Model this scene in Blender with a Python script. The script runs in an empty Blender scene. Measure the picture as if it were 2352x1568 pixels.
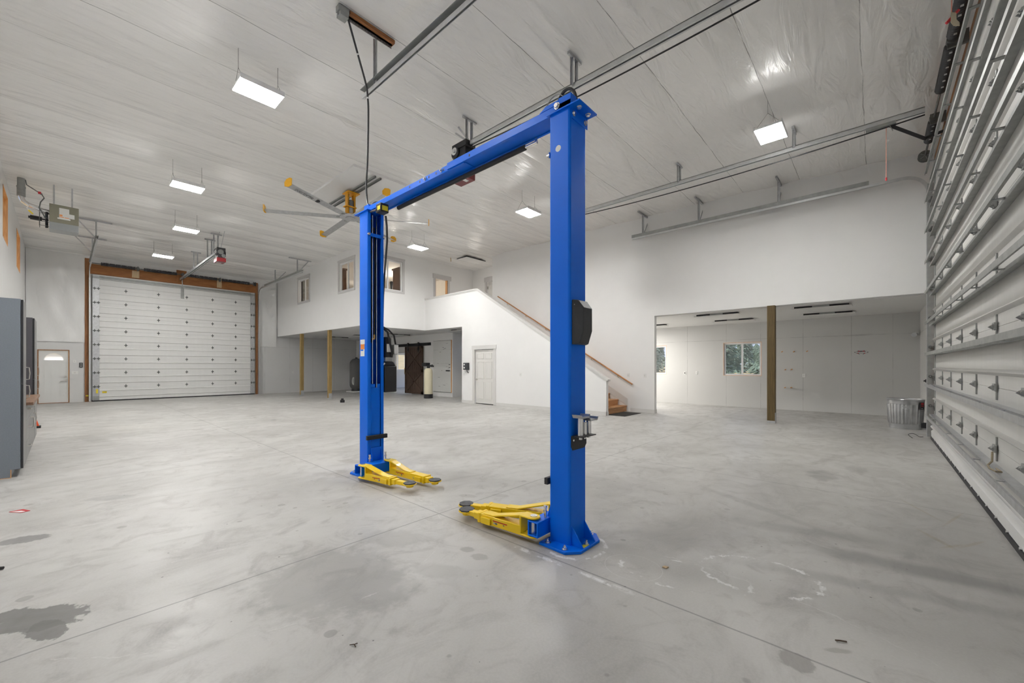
import bpy, bmesh, math, random
from mathutils import Vector, Matrix
random.seed(7)
C = bpy.context.scene.collection
sc = bpy.context.scene
PI = math.pi

# ------------------------------------------------------------------ materials
def _mat(name):
    m = bpy.data.materials.new(name); m.use_nodes = True
    nt = m.node_tree; b = nt.nodes['Principled BSDF']
    return m, nt, b
def mat(name, col, rough=0.5, metal=0.0, noise=0.0, nscale=8.0, bump=0.0, bscale=60.0, spec=0.5, coat=0.0, stretch=(1, 1, 1)):
    m, nt, b = _mat(name)
    b.inputs['Roughness'].default_value = rough
    b.inputs['Metallic'].default_value = metal
    b.inputs['Specular IOR Level'].default_value = spec
    b.inputs['Coat Weight'].default_value = coat
    tc = nt.nodes.new('ShaderNodeTexCoord'); mp = nt.nodes.new('ShaderNodeMapping')
    mp.inputs['Scale'].default_value = stretch
    nt.links.new(tc.outputs['Object'], mp.inputs[0])
    n = nt.nodes.new('ShaderNodeTexNoise'); n.inputs['Scale'].default_value = nscale; n.inputs['Detail'].default_value = 2
    nt.links.new(mp.outputs[0], n.inputs['Vector'])
    mx = nt.nodes.new('ShaderNodeMix'); mx.data_type = 'RGBA'
    k = noise
    mx.inputs['A'].default_value = (*[max(0, c * (1 - k)) for c in col], 1)
    mx.inputs['B'].default_value = (*[min(1, c * (1 + k)) for c in col], 1)
    nt.links.new(n.outputs['Fac'], mx.inputs['Factor'])
    nt.links.new(mx.outputs['Result'], b.inputs['Base Color'])
    if bump:
        n2 = nt.nodes.new('ShaderNodeTexNoise'); n2.inputs['Scale'].default_value = bscale; n2.inputs['Detail'].default_value = 1
        nt.links.new(mp.outputs[0], n2.inputs['Vector'])
        bp = nt.nodes.new('ShaderNodeBump'); bp.inputs['Strength'].default_value = bump; bp.inputs['Distance'].default_value = 0.01
        nt.links.new(n2.outputs['Fac'], bp.inputs['Height']); nt.links.new(bp.outputs[0], b.inputs['Normal'])
    return m
def emit(name, col, s):
    m, nt, b = _mat(name)
    b.inputs['Base Color'].default_value = (*col, 1)
    b.inputs['Emission Color'].default_value = (*col, 1); b.inputs['Emission Strength'].default_value = s
    return m
def wood(name, dark, light, scale=4.0, axis=2, rough=0.6):
    m, nt, b = _mat(name)
    tc = nt.nodes.new('ShaderNodeTexCoord'); mp = nt.nodes.new('ShaderNodeMapping')
    s = [9, 9, 9]; s[axis] = 0.7
    mp.inputs['Scale'].default_value = s
    nt.links.new(tc.outputs['Object'], mp.inputs[0])
    n = nt.nodes.new('ShaderNodeTexNoise'); n.inputs['Scale'].default_value = scale; n.inputs['Detail'].default_value = 8
    n.inputs['Distortion'].default_value = 0.6
    nt.links.new(mp.outputs[0], n.inputs['Vector'])
    r = nt.nodes.new('ShaderNodeValToRGB')
    r.color_ramp.elements[0].position = 0.3; r.color_ramp.elements[0].color = (*dark, 1)
    r.color_ramp.elements[1].position = 0.7; r.color_ramp.elements[1].color = (*light, 1)
    nt.links.new(n.outputs['Fac'], r.inputs[0]); nt.links.new(r.outputs[0], b.inputs['Base Color'])
    b.inputs['Roughness'].default_value = rough
    return m

class NT:
    """small node-building helper"""
    def __init__(s, nt): s.nt = nt
    def n(s, t, **k):
        a = s.nt.nodes.new(t)
        for q, v in k.items(): setattr(a, q, v)
        return a
    def set(s, sock, v):
        if hasattr(v, 'is_output'): s.nt.links.new(v, sock)
        else: sock.default_value = v
    def m(s, op, a, b=0.0, c=0.0, clamp=False):
        x = s.n('ShaderNodeMath', operation=op, use_clamp=clamp)
        s.set(x.inputs[0], a); s.set(x.inputs[1], b); s.set(x.inputs[2], c)
        return x.outputs[0]
    def noise(s, vec, scale, detail=4, rough=0.5, dist=0.0, st=None):
        if st:
            mp = s.n('ShaderNodeMapping'); mp.inputs['Scale'].default_value = st; s.set(mp.inputs[0], vec); vec = mp.outputs[0]
        x = s.n('ShaderNodeTexNoise'); s.set(x.inputs['Vector'], vec)
        x.inputs['Scale'].default_value = scale; x.inputs['Detail'].default_value = detail
        x.inputs['Roughness'].default_value = rough; x.inputs['Distortion'].default_value = dist
        return x.outputs['Fac']
    def rng(s, v, a, b, c=0.0, d=1.0):
        x = s.n('ShaderNodeMapRange', interpolation_type='SMOOTHSTEP')
        s.set(x.inputs[0], v)
        for i, q in enumerate((a, b, c, d)): x.inputs[i + 1].default_value = q
        return x.outputs[0]
    def mix(s, f, a, b, bt='MIX'):
        x = s.n('ShaderNodeMix', data_type='RGBA', blend_type=bt)
        s.set(x.inputs['Factor'], f); s.set(x.inputs['A'], a if hasattr(a, 'is_output') else (*a, 1)); s.set(x.inputs['B'], b if hasattr(b, 'is_output') else (*b, 1))
        return x.outputs['Result']
    def blob(s, vec, warp, cx, cy, rx, ry, rot=0.0, soft=0.25):
        mp = s.n('ShaderNodeMapping', vector_type='TEXTURE')
        mp.inputs['Location'].default_value = (cx, cy, 0); mp.inputs['Rotation'].default_value = (0, 0, rot); mp.inputs['Scale'].default_value = (rx, ry, 1)
        s.set(mp.inputs[0], vec)
        ln = s.n('ShaderNodeVectorMath', operation='LENGTH'); s.set(ln.inputs[0], mp.outputs[0])
        d = s.m('ADD', ln.outputs['Value'], warp)
        return s.rng(d, 1.0 - soft, 1.0 + soft, 1.0, 0.0)

def concrete():
    m, nt, b = _mat('concrete_floor'); g = NT(nt)
    tc = g.n('ShaderNodeTexCoord').outputs['Object']
    sep = g.n('ShaderNodeSeparateXYZ'); g.set(sep.inputs[0], tc); X, Y = sep.outputs[0], sep.outputs[1]
    big = g.noise(tc, 0.55, 4, 0.6, 0.8)
    mid = g.noise(tc, 3.2, 5, 0.65, 1.2)
    trowel = g.noise(tc, 1.5, 5, 0.65, 1.8, st=(1.5, 0.8, 1))
    fine = g.noise(tc, 70, 3, 0.6)
    col = g.mix(g.rng(big, 0.3, 0.7), (0.41, 0.40, 0.38), (0.53, 0.52, 0.50))
    col = g.mix(g.m('MULTIPLY', g.rng(mid, 0.5, 0.72), 0.6), col, (0.33, 0.315, 0.30))
    col = g.mix(g.m('MULTIPLY', g.rng(trowel, 0.5, 0.72), 0.5), col, (0.34, 0.33, 0.315))
    col = g.mix(g.m('MULTIPLY', g.rng(fine, 0.4, 0.62), 0.12), col, (0.62, 0.61, 0.59))
    # warped distance for stain and shade outlines
    w1 = g.m('MULTIPLY', g.m('SUBTRACT', g.noise(tc, 7, 4, 0.65), 0.5), 1.5)
    w2 = g.m('MULTIPLY', g.m('SUBTRACT', g.noise(tc, 2.2, 3, 0.6), 0.5), 1.6)
    wf = g.m('MULTIPLY', g.m('SUBTRACT', g.noise(tc, 22, 3, 0.65), 0.5), 0.9)
    stains_and_shade = [  # x, y, rx, ry, rot, strength, colour, warp, softness
        (-3.58, -0.14, .30, .135, .9, .85, (0.15, 0.145, 0.14), w1, .06), (-3.36, -0.06, .14, .07, .3, .85, (0.15, 0.145, 0.14), wf, .06),
        (-5.25, -0.22, .16, .09, 1.2, .7, (0.17, 0.165, 0.16), wf, .1),
        (-2.72, 1.22, .52, .42, .3, .45, (0.27, 0.265, 0.25), w1, .25), (-2.4, 1.35, .3, .25, .8, .3, (0.27, 0.265, 0.25), w1, .3),
        (-3.0, 1.85, .3, .16, .5, .35, (0.27, 0.265, 0.25), w1, .3), (-2.3, 1.75, .2, .1, .5, .3, (0.27, 0.265, 0.25), w1, .3),
        (-0.285, 2.39, .075, .07, .2, .6, (0.21, 0.195, 0.18), wf, .15), (-0.14, 2.62, .06, .02, .6, .5, (0.24, 0.22, 0.19), wf, .3),
        (-6.2, .35, .22, .1, .9, .45, (0.26, 0.255, 0.25), wf, .3), (-2.38, 2.12, .06, .045, .3, .5, (0.24, 0.225, 0.21), wf, .2), (-2.22, 2.1, .07, .05, .3, .45, (0.24, 0.225, 0.21), wf, .2),
        (-.52, 6.7, .16, .3, 0, .5, (0.22, 0.215, 0.21), w1, .25), (-.2, 7.4, .12, .2, 0, .35, (0.22, 0.215, 0.21), w1, .3),
        (-5.2, 2.55, .25, .2, .3, .5, (0.25, 0.225, 0.20), w1, .25), (-5.9, 2.9, .2, .1, .3, .4, (0.28, 0.25, 0.22), w1, .25),
        (-3.9, 2.62, .16, .07, .2, .55, (0.27, 0.24, 0.21), w1, .25), (-3.35, 3.0, .1, .05, .4, .45, (0.27, 0.25, 0.235), wf, .25), (-3.1, 3.25, .1, .05, .4, .4, (0.27, 0.25, 0.235), wf, .25),
        (-2.4, 2.58, .62, .14, .1, .45, (0.27, 0.25, 0.23), w1, .4),
        (-2.3, 4.6, .5, .35, .3, .25, (0.30, 0.29, 0.28), w1, .4), (-1.2, 3.6, .55, .3, .9, .3, (0.28, 0.27, 0.26), w1, .4), (-.55, 4.3, .5, .10, .25, .32, (0.20, 0.195, 0.19), w2, .6), (0.3, 4.05, .65, .11, .1, .5, (0.15, 0.145, 0.14), w2, .6), (0.1, 3.55, .7, .07, .25, .3, (0.17, 0.165, 0.16), w2, .6), (-.9, 4.75, .7, .06, -.5, .28, (0.2, 0.195, 0.19), w2, .5),
        (0.5, 5.0, .5, 1.3, 0, .25, (0.2, 0.195, 0.19), w2, .5), (-9, 1.0, 1.2, .4, .2, .25, (0.3, 0.29, 0.28), w1, .4), (-11.5, .4, .8, .15, .2, .4, (0.27, 0.26, 0.24), w1, .4),  # first entry: shade beside the wide door, put into the floor colour
        (-6.4, 6.4, 1.0, .7, .4, .25, (0.3, 0.29, 0.28), w1, .4), (-9.5, 7.2, 1.4, .5, .2, .25, (0.3, 0.29, 0.28), w1, .4),
        (-1.05, 5.6, .5, .7, .5, .25, (0.3, 0.29, 0.28), w1, .4)]
    for x, y, rx, ry, rot, st, cc, w, so in stains_and_shade:
        f = g.m('MULTIPLY', g.blob(tc, w, x, y, rx, ry, rot, so), st)
        col = g.mix(f, col, cc)
    # rust tyre scuffs near the wide door
    for x, y, rx, ry, rot in ((.38, 4.85, .02, .2, .5), (.46, 4.75, .015, .12, -.6), (.33, 5.75, .012, .3, .4), (.55, 5.6, .012, .28, -.3), (.58, 4.9, .015, .16, -.5)):
        col = g.mix(g.m('MULTIPLY', g.blob(tc, wf, x, y, rx, ry, rot, .5), .3), col, (0.30, 0.22, 0.11))
    # drip spots
    v = g.n('ShaderNodeTexVoronoi', feature='F1'); v.inputs['Scale'].default_value = 4.6; g.set(v.inputs['Vector'], tc)
    sr = g.n('ShaderNodeSeparateColor'); g.set(sr.inputs[0], v.outputs['Color'])
    rad = g.m('MULTIPLY', g.m('POWER', sr.outputs[0], 3.5), 0.17)
    dd = g.m('SUBTRACT', g.m('ADD', v.outputs['Distance'], g.m('MULTIPLY', wf, 0.08)), rad)
    near = g.rng(Y, 3.2, 6.5, 1.0, .25)
    spot = g.m('MULTIPLY', g.m('MULTIPLY', g.rng(dd, -.02, .02, 1.0, 0.0), near), .5)
    col = g.mix(spot, col, (0.23, 0.215, 0.20))
    v2 = g.n('ShaderNodeTexVoronoi', feature='F1'); v2.inputs['Scale'].default_value = 11; g.set(v2.inputs['Vector'], tc)
    sr2 = g.n('ShaderNodeSeparateColor'); g.set(sr2.inputs[0], v2.outputs['Color'])
    r2 = g.m('MULTIPLY', g.m('POWER', sr2.outputs[1], 9.0), 0.12)
    sp2 = g.m('MULTIPLY', g.rng(g.m('SUBTRACT', v2.outputs['Distance'], r2), -.01, .01, 1.0, 0.0), g.m('MULTIPLY', near, .75))
    col = g.mix(sp2, col, (0.13, 0.12, 0.11))
    # white mineral lines by the near column: edge band of a warped patch
    def ring(cx, cy, rx, ry, rot, w, width, st):
        mp = g.n('ShaderNodeMapping', vector_type='TEXTURE')
        mp.inputs['Location'].default_value = (cx, cy, 0); mp.inputs['Rotation'].default_value = (0, 0, rot); mp.inputs['Scale'].default_value = (rx, ry, 1)
        g.set(mp.inputs[0], tc)
        ln = g.n('ShaderNodeVectorMath', operation='LENGTH'); g.set(ln.inputs[0], mp.outputs[0])
        d = g.m('ABSOLUTE', g.m('SUBTRACT', g.m('ADD', ln.outputs['Value'], w), 1.0))
        return g.m('MULTIPLY', g.rng(d, width * .3, width, 1.0, 0.0), st)
    brk = g.rng(g.noise(tc, 4.5, 5, 0.7), 0.47, 0.58)
    white = g.m('MULTIPLY', ring(-.60, 3.2, .36, .27, .35, g.m('MULTIPLY', wf, .35), .055, .85), brk)
    white = g.m('MAXIMUM', white, g.m('MULTIPLY', ring(-.98, 2.86, .42, .2, .3, g.m('MULTIPLY', w1, .35), .06, .7), g.rng(g.noise(tc, 6, 4, .7), .5, .6)))
    white = g.m('MAXIMUM', white, ring(-1.29, 2.73, .2, .185, 0, 0.0, .012, .35))
    white = g.m('MAXIMUM', white, g.m('MULTIPLY', g.m('MULTIPLY', g.rng(g.m('ABSOLUTE', g.m('ADD', g.m('SUBTRACT', Y, 2.41), g.m('MULTIPLY', wf, .02))), .008, .03, 1, 0), g.m('MULTIPLY', g.rng(X, -2.3, -2.2), g.rng(X, -1.35, -1.0, 1, 0))), g.m('MULTIPLY', brk, .9)))
    white = g.m('MAXIMUM', white, g.m('MULTIPLY', ring(-1.8, 2.76, .24, .25, 0, g.m('MULTIPLY', wf, .25), .09, .7), g.rng(g.noise(tc, 9, 4, .7), .47, .55)))
    col = g.mix(white, col, (0.78, 0.78, 0.77))
    # faint curved scratches
    for cx, cy, r in ((-4.2, 1.0, 1.9), (-1.3, .9, 2.6), (-.9, 6.2, 1.0)):
        col = g.mix(g.m('MULTIPLY', ring(cx, cy, r, r * .8, .4, g.m('MULTIPLY', w1, .03), .003, .4), brk), col, (0.66, 0.65, 0.63))
    # sawn control joints
    wob = g.m('MULTIPLY', g.m('SUBTRACT', g.noise(tc, 3.0, 4), 0.5), 0.012)
    jt = 0.0; first = True
    for ax, vals in ((X, (-3.16, -7.35, -11.5, -15.7, -19.9)), (Y, (2.45, 5.87, 9.1))):
        for q in vals:
            d = g.m('ABSOLUTE', g.m('ADD', g.m('SUBTRACT', ax, q), wob))
            f = g.rng(d, .0035, .009, 1.0, 0.0)
            jt = f if first else g.m('MAXIMUM', jt, f); first = False
    col = g.mix(g.m('MULTIPLY', jt, .62), col, (0.16, 0.155, 0.15))
    g.set(b.inputs['Base Color'], col)
    rough = g.m('ADD', g.rng(trowel, .3, .7, .30, .48), g.m('MULTIPLY', mid, .1))
    g.set(b.inputs['Roughness'], rough)
    b.inputs['Specular IOR Level'].default_value = 0.45
    h = g.m('SUBTRACT', g.m('ADD', g.m('MULTIPLY', mid, .5), g.m('MULTIPLY', fine, .12)), g.m('MULTIPLY', jt, 1.2))
    bp = g.n('ShaderNodeBump'); bp.inputs['Strength'].default_value = .12; bp.inputs['Distance'].default_value = .01
    g.set(bp.inputs['Height'], h); g.set(b.inputs['Normal'], bp.outputs[0])
    return m

def plastic(name, seams=None, st=(1, 1, 1), rough=0.38, col=(0.86, 0.85, 0.83), amount=1.0, coat=.5):
    """white vinyl-faced insulation with wrinkles; seams: list of X positions"""
    m, nt, b = _mat(name); g = NT(nt)
    tc = g.n('ShaderNodeTexCoord').outputs['Object']
    a = g.noise(tc, 1.0, 2, 0.5, 1.0, st=st)
    c = g.noise(tc, 2.2, 3, 0.5, 2.4, st=st)
    wv = g.n('ShaderNodeTexNoise'); wv.noise_type = 'RIDGED_MULTIFRACTAL'
    mp = g.n('ShaderNodeMapping'); mp.inputs['Scale'].default_value = [q * 1.3 for q in st]; g.set(mp.inputs[0], tc); g.set(wv.inputs['Vector'], mp.outputs[0])
    wv.inputs['Scale'].default_value = .8; wv.inputs['Detail'].default_value = 2; wv.inputs['Distortion'].default_value = 1.4
    gate = g.rng(g.noise(tc, .45, 3), .35, .6)
    h = g.m('ADD', g.m('ADD', g.m('MULTIPLY', a, 1.2), g.m('MULTIPLY', c, .35)), g.m('MULTIPLY', g.m('MULTIPLY', wv.outputs['Fac'], gate), .45))
    base = col
    if seams:
        sep = g.n('ShaderNodeSeparateXYZ'); g.set(sep.inputs[0], tc)
        X = g.m('ADD', sep.outputs[0], g.m('MULTIPLY', g.m('SUBTRACT', g.noise(tc, 1.5, 4), .5), .05))
        ph = g.m('FRACT', g.m('ADD', g.m('DIVIDE', g.m('SUBTRACT', X, seams[0]), seams[1]), 100.5))
        d = g.m('MULTIPLY', g.m('ABSOLUTE', g.m('SUBTRACT', ph, .5)), seams[1])
        vis = g.m('MULTIPLY', g.rng(g.noise(tc, 1.3, 6, .75), .33, .6, .25, 1.0), g.rng(X, -12.0, -4.0, .42, 1.0))
        line = g.m('MULTIPLY', g.rng(d, .002, .008, 1, 0), vis)
        base = g.mix(g.m('MULTIPLY', line, .85), col, (0.13, 0.125, 0.12))
        h = g.m('SUBTRACT', h, g.rng(d, 0, .10, .12, 0))
    g.set(b.inputs['Base Color'], base if hasattr(base, 'is_output') else (*base, 1))
    b.inputs['Roughness'].default_value = rough
    b.inputs['Specular IOR Level'].default_value = .4
    bp = g.n('ShaderNodeBump'); bp.inputs['Strength'].default_value = .55 * amount; bp.inputs['Distance'].default_value = .06
    g.set(bp.inputs['Height'], h); g.set(b.inputs['Normal'], bp.outputs[0])
    b.inputs['Coat Weight'].default_value = coat; b.inputs['Coat Roughness'].default_value = .16; g.set(b.inputs['Coat Normal'], bp.outputs[0])
    return m

def panelwall(name, col, vjoints, hjoints, axis=0, dots=True):
    """painted board wall with thin board joints and fastener dots"""
    m, nt, b = _mat(name); g = NT(nt)
    tc = g.n('ShaderNodeTexCoord').outputs['Object']
    sep = g.n('ShaderNodeSeparateXYZ'); g.set(sep.inputs[0], tc); U, Z = sep.outputs[axis], sep.outputs[2]
    base = g.mix(g.noise(tc, 1.2, 6, .6), [c * .96 for c in col], [min(1, c * 1.03) for c in col])
    f = 0.0; first = True
    for ax, vs in ((U, vjoints), (Z, hjoints)):
        for q in vs:
            r = g.rng(g.m('ABSOLUTE', g.m('SUBTRACT', ax, q)), .002, .009, 1, 0)
            f = r if first else g.m('MAXIMUM', f, r); first = False
    if not first:
        base = g.mix(g.m('MULTIPLY', g.m('MULTIPLY', f, .55), g.rng(g.noise(tc, 2.1, 4, .7), .35, .6, .15, 1)), base, (.25, .245, .24))
    if dots:
        v = g.n('ShaderNodeTexVoronoi', feature='F1'); v.inputs['Scale'].default_value = 3.0; g.set(v.inputs['Vector'], tc); v.inputs['Randomness'].default_value = .55
        base = g.mix(g.m('MULTIPLY', g.rng(v.outputs['Distance'], .02, .05, 1, 0), .5), base, (.3, .295, .29))
    g.set(b.inputs['Base Color'], base); b.inputs['Roughness'].default_value = .7
    return m

M = {}
M['floor'] = concrete()
M['ceil'] = plastic('ceiling_vinyl', (-0.15, 1.22), (1.9, .42, 1), rough=.30, col=(.94, .93, .91), amount=1.5)
M['vinyl_wall'] = plastic('wall_vinyl', None, (1.3, 1.3, .6), rough=.32, col=(.85, .85, .84), amount=.5)
M['white'] = mat('white_wall_paint', (.87, .865, .855), .75, 0, .02, 3)
M['white_grey'] = mat('grey_trim_paint', (.62, .605, .60), .55, 0, .02)
M['trim'] = mat('pale_trim_paint', (.70, .69, .67), .5, 0, .02)
M['doorpaint'] = mat('door_paint', (.74, .73, .70), .45, 0, .01)
M['board'] = panelwall('painted_board_wall', (.66, .655, .64), (-5.32, -3.97, -2.9, -1.72, -.53, .38), (2.36,))
M['board_far'] = panelwall('painted_board_far', (.72, .72, .715), (7.0, 8.2, 9.4, 10.6), (2.42,), axis=1, dots=False)
M['loftceil'] = mat('loft_soffit_paint', (.70, .70, .70), .7, 0, .02)
M['wshopceil'] = mat('workshop_ceiling_paint', (.80, .795, .78), .6, 0, .02)
M['blue'] = mat('blue_enamel', (.0, .150, .80), .38, 0, .10, 2.2, .04, 25, spec=.22)
M['yellow'] = mat('yellow_enamel', (.93, .63, .006), .36, 0, .05, 6, .05, 40, coat=.2)
M['orange'] = mat('orange_enamel', (.85, .40, .01), .4, 0, .06)
M['tip'] = mat('yellow_orange_plastic', (.90, .47, .02), .4, 0, .04)
M['black'] = mat('black_plastic', (.015, .015, .017), .45, 0, .15, 20, .06, 90)
M['softblack'] = mat('black_rubber', (.022, .022, .024), .65, 0, .2, 30, .12, 120)
M['charcoal'] = mat('charcoal_plastic', (.045, .047, .052), .5, 0, .15, 20, .05, 90)
M['galv'] = mat('galvanised_steel', (.52, .53, .54), .38, .75, .22, 14, .03, 60)
M['galvdull'] = mat('dull_galvanised_steel', (.36, .37, .36), .5, .55, .25, 10, .05, 50)
M['dark_steel'] = mat('dark_steel', (.17, .175, .17), .45, .6, .3, 20)
M['chrome'] = mat('bright_steel', (.75, .75, .75), .22, .9, .08)
M['nickel'] = mat('brushed_nickel', (.62, .60, .56), .3, .9, .05)
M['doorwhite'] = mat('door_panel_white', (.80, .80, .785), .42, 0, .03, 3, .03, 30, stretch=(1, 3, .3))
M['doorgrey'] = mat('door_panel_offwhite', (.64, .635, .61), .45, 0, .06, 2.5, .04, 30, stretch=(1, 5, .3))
M['fir'] = wood('orange_stained_fir', (.24, .085, .022), (.42, .17, .05), axis=1)
M['firv'] = wood('orange_stained_fir_upright', (.22, .085, .028), (.38, .17, .06), axis=2)
M['lumber'] = wood('pale_lumber', (.50, .36, .20), (.66, .50, .31), axis=2)
M['jamb'] = wood('raw_window_jamb', (.62, .28, .09), (.82, .46, .19), axis=2)
M['jambpale'] = wood('pale_window_jamb', (.70, .46, .33), (.84, .66, .52), axis=2)
M['rope'] = mat('hemp_rope', (.30, .25, .17), .9, 0, .3, 60)
M['galvlight'] = mat('light_galvanised_rail', (.66, .67, .67), .34, .6, .15, 14, .03, 60)
M['post'] = wood('treated_timber', (.24, .155, .05), (.40, .28, .10), axis=2)
M['postdark'] = wood('brown_treated_timber', (.075, .048, .013), (.14, .092, .028), axis=2)
M['barn'] = wood('dark_stained_plank', (.035, .020, .013), (.11, .065, .042), axis=2)
M['handrail'] = wood('oak_handrail', (.40, .17, .06), (.55, .26, .10), axis=0, rough=.4)
M['tread'] = wood('pine_tread', (.46, .22, .09), (.64, .36, .17), axis=1)
M['butcher'] = wood('worktop_plank', (.16, .085, .05), (.30, .18, .11), axis=0, rough=.45)
M['cabside'] = mat('blue_grey_laminate', (.20, .225, .26), .40, 0, .12, 90)
M['cabedge'] = mat('cabinet_black_edge', (.02, .022, .024), .4)
M['cabfront'] = mat('cabinet_grey_front', (.20, .20, .195), .38, .2, .08, 40)
M['cabdark'] = mat('cabinet_dark_laminate', (.085, .083, .095), .45, 0, .1, 60)
M['heater'] = mat('khaki_enamel', (.26, .25, .185), .45, .1, .04, 30)
M['heaterlow'] = mat('grey_enamel', (.33, .345, .345), .4, .3, .04, 30)
M['paper'] = mat('white_label', (.82, .82, .80), .6, 0, .02)
M['orangelabel'] = mat('orange_label', (.85, .27, .04), .5, 0, .1, 60)
M['yellowlabel'] = mat('yellow_label', (.85, .68, .03), .5, 0, .05)
M['redlabel'] = mat('red_label', (.50, .02, .015), .5, 0, .2, 90)
M['red'] = mat('red_plastic', (.15, .008, .010), .35, 0, .1)
M['redbright'] = mat('red_paint', (.55, .02, .03), .45, 0, .1)
M['cream'] = mat('cream_fibreglass', (.72, .66, .48), .4, 0, .05)
M['tank'] = mat('grey_tank', (.105, .105, .105), .5, 0, .1, 40, .06, 120)
M['cable'] = mat('dark_cable_sheath', (.04, .04, .042), .5)
M['can'] = mat('galvanised_can_sheet', (.50, .51, .52), .28, .9, .25, 9, .03, 60)
M['wire'] = mat('thin_wire', (.30, .295, .28), .5, .5)
M['cord'] = mat('pink_cord', (.55, .22, .17), .8)
M['vinylframe'] = mat('white_vinyl_frame', (.84, .84, .84), .35)
M['mat'] = mat('dark_floor_mat', (.035, .034, .032), .95, 0, .5, 60, .4, 200)
M['grass'] = mat('dry_grass', (.52, .40, .20), .95, 0, .3, 1.5)
M['foliage'] = mat('conifer_needles', (.17, .24, .17), .8, 0, .5, 5)
M['bark'] = mat('tree_bark', (.10, .07, .05), .9, 0, .3)
M['interior'] = mat('warm_room_paint', (.74, .70, .64), .7, 0, .02)
M['cabinetwood'] = wood('interior_brown_wood', (.14, .06, .025), (.25, .12, .05), axis=2)
M['led'] = emit('led_diffuser', (1.0, .985, .96), 166.0)
M['warmlamp'] = emit('warm_bulb', (1.0, .72, .42), 30.0)
M['diffuser_off'] = mat('unlit_white_diffuser', (.80, .80, .78), .5)
M['brass'] = mat('brass', (.60, .42, .16), .35, .8)

def glass(name):
    m, nt, b = _mat(name); g = NT(nt)
    b.inputs['Base Color'].default_value = (1, 1, 1, 1); b.inputs['Roughness'].default_value = .0
    tr = g.n('ShaderNodeBsdfTransparent'); gl = g.n('ShaderNodeBsdfGlossy'); gl.inputs['Roughness'].default_value = .02
    mx = g.n('ShaderNodeMixShader'); mx.inputs[0].default_value = .07
    nt.links.new(tr.outputs[0], mx.inputs[1]); nt.links.new(gl.outputs[0], mx.inputs[2])
    nt.links.new(mx.outputs[0], nt.nodes['Material Output'].inputs[0])
    return m
M['glass'] = glass('window_glass')
def frosted():
    m, nt, b = _mat('frosted_door_light'); g = NT(nt)
    tr = g.n('ShaderNodeBsdfTranslucent'); tr.inputs[0].default_value = (1, 1, 1, 1)
    t2 = g.n('ShaderNodeBsdfTransparent'); mx = g.n('ShaderNodeMixShader'); mx.inputs[0].default_value = .35
    nt.links.new(tr.outputs[0], mx.inputs[1]); nt.links.new(t2.outputs[0], mx.inputs[2])
    nt.links.new(mx.outputs[0], nt.nodes['Material Output'].inputs[0])
    return m
M['frost'] = frosted()

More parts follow.
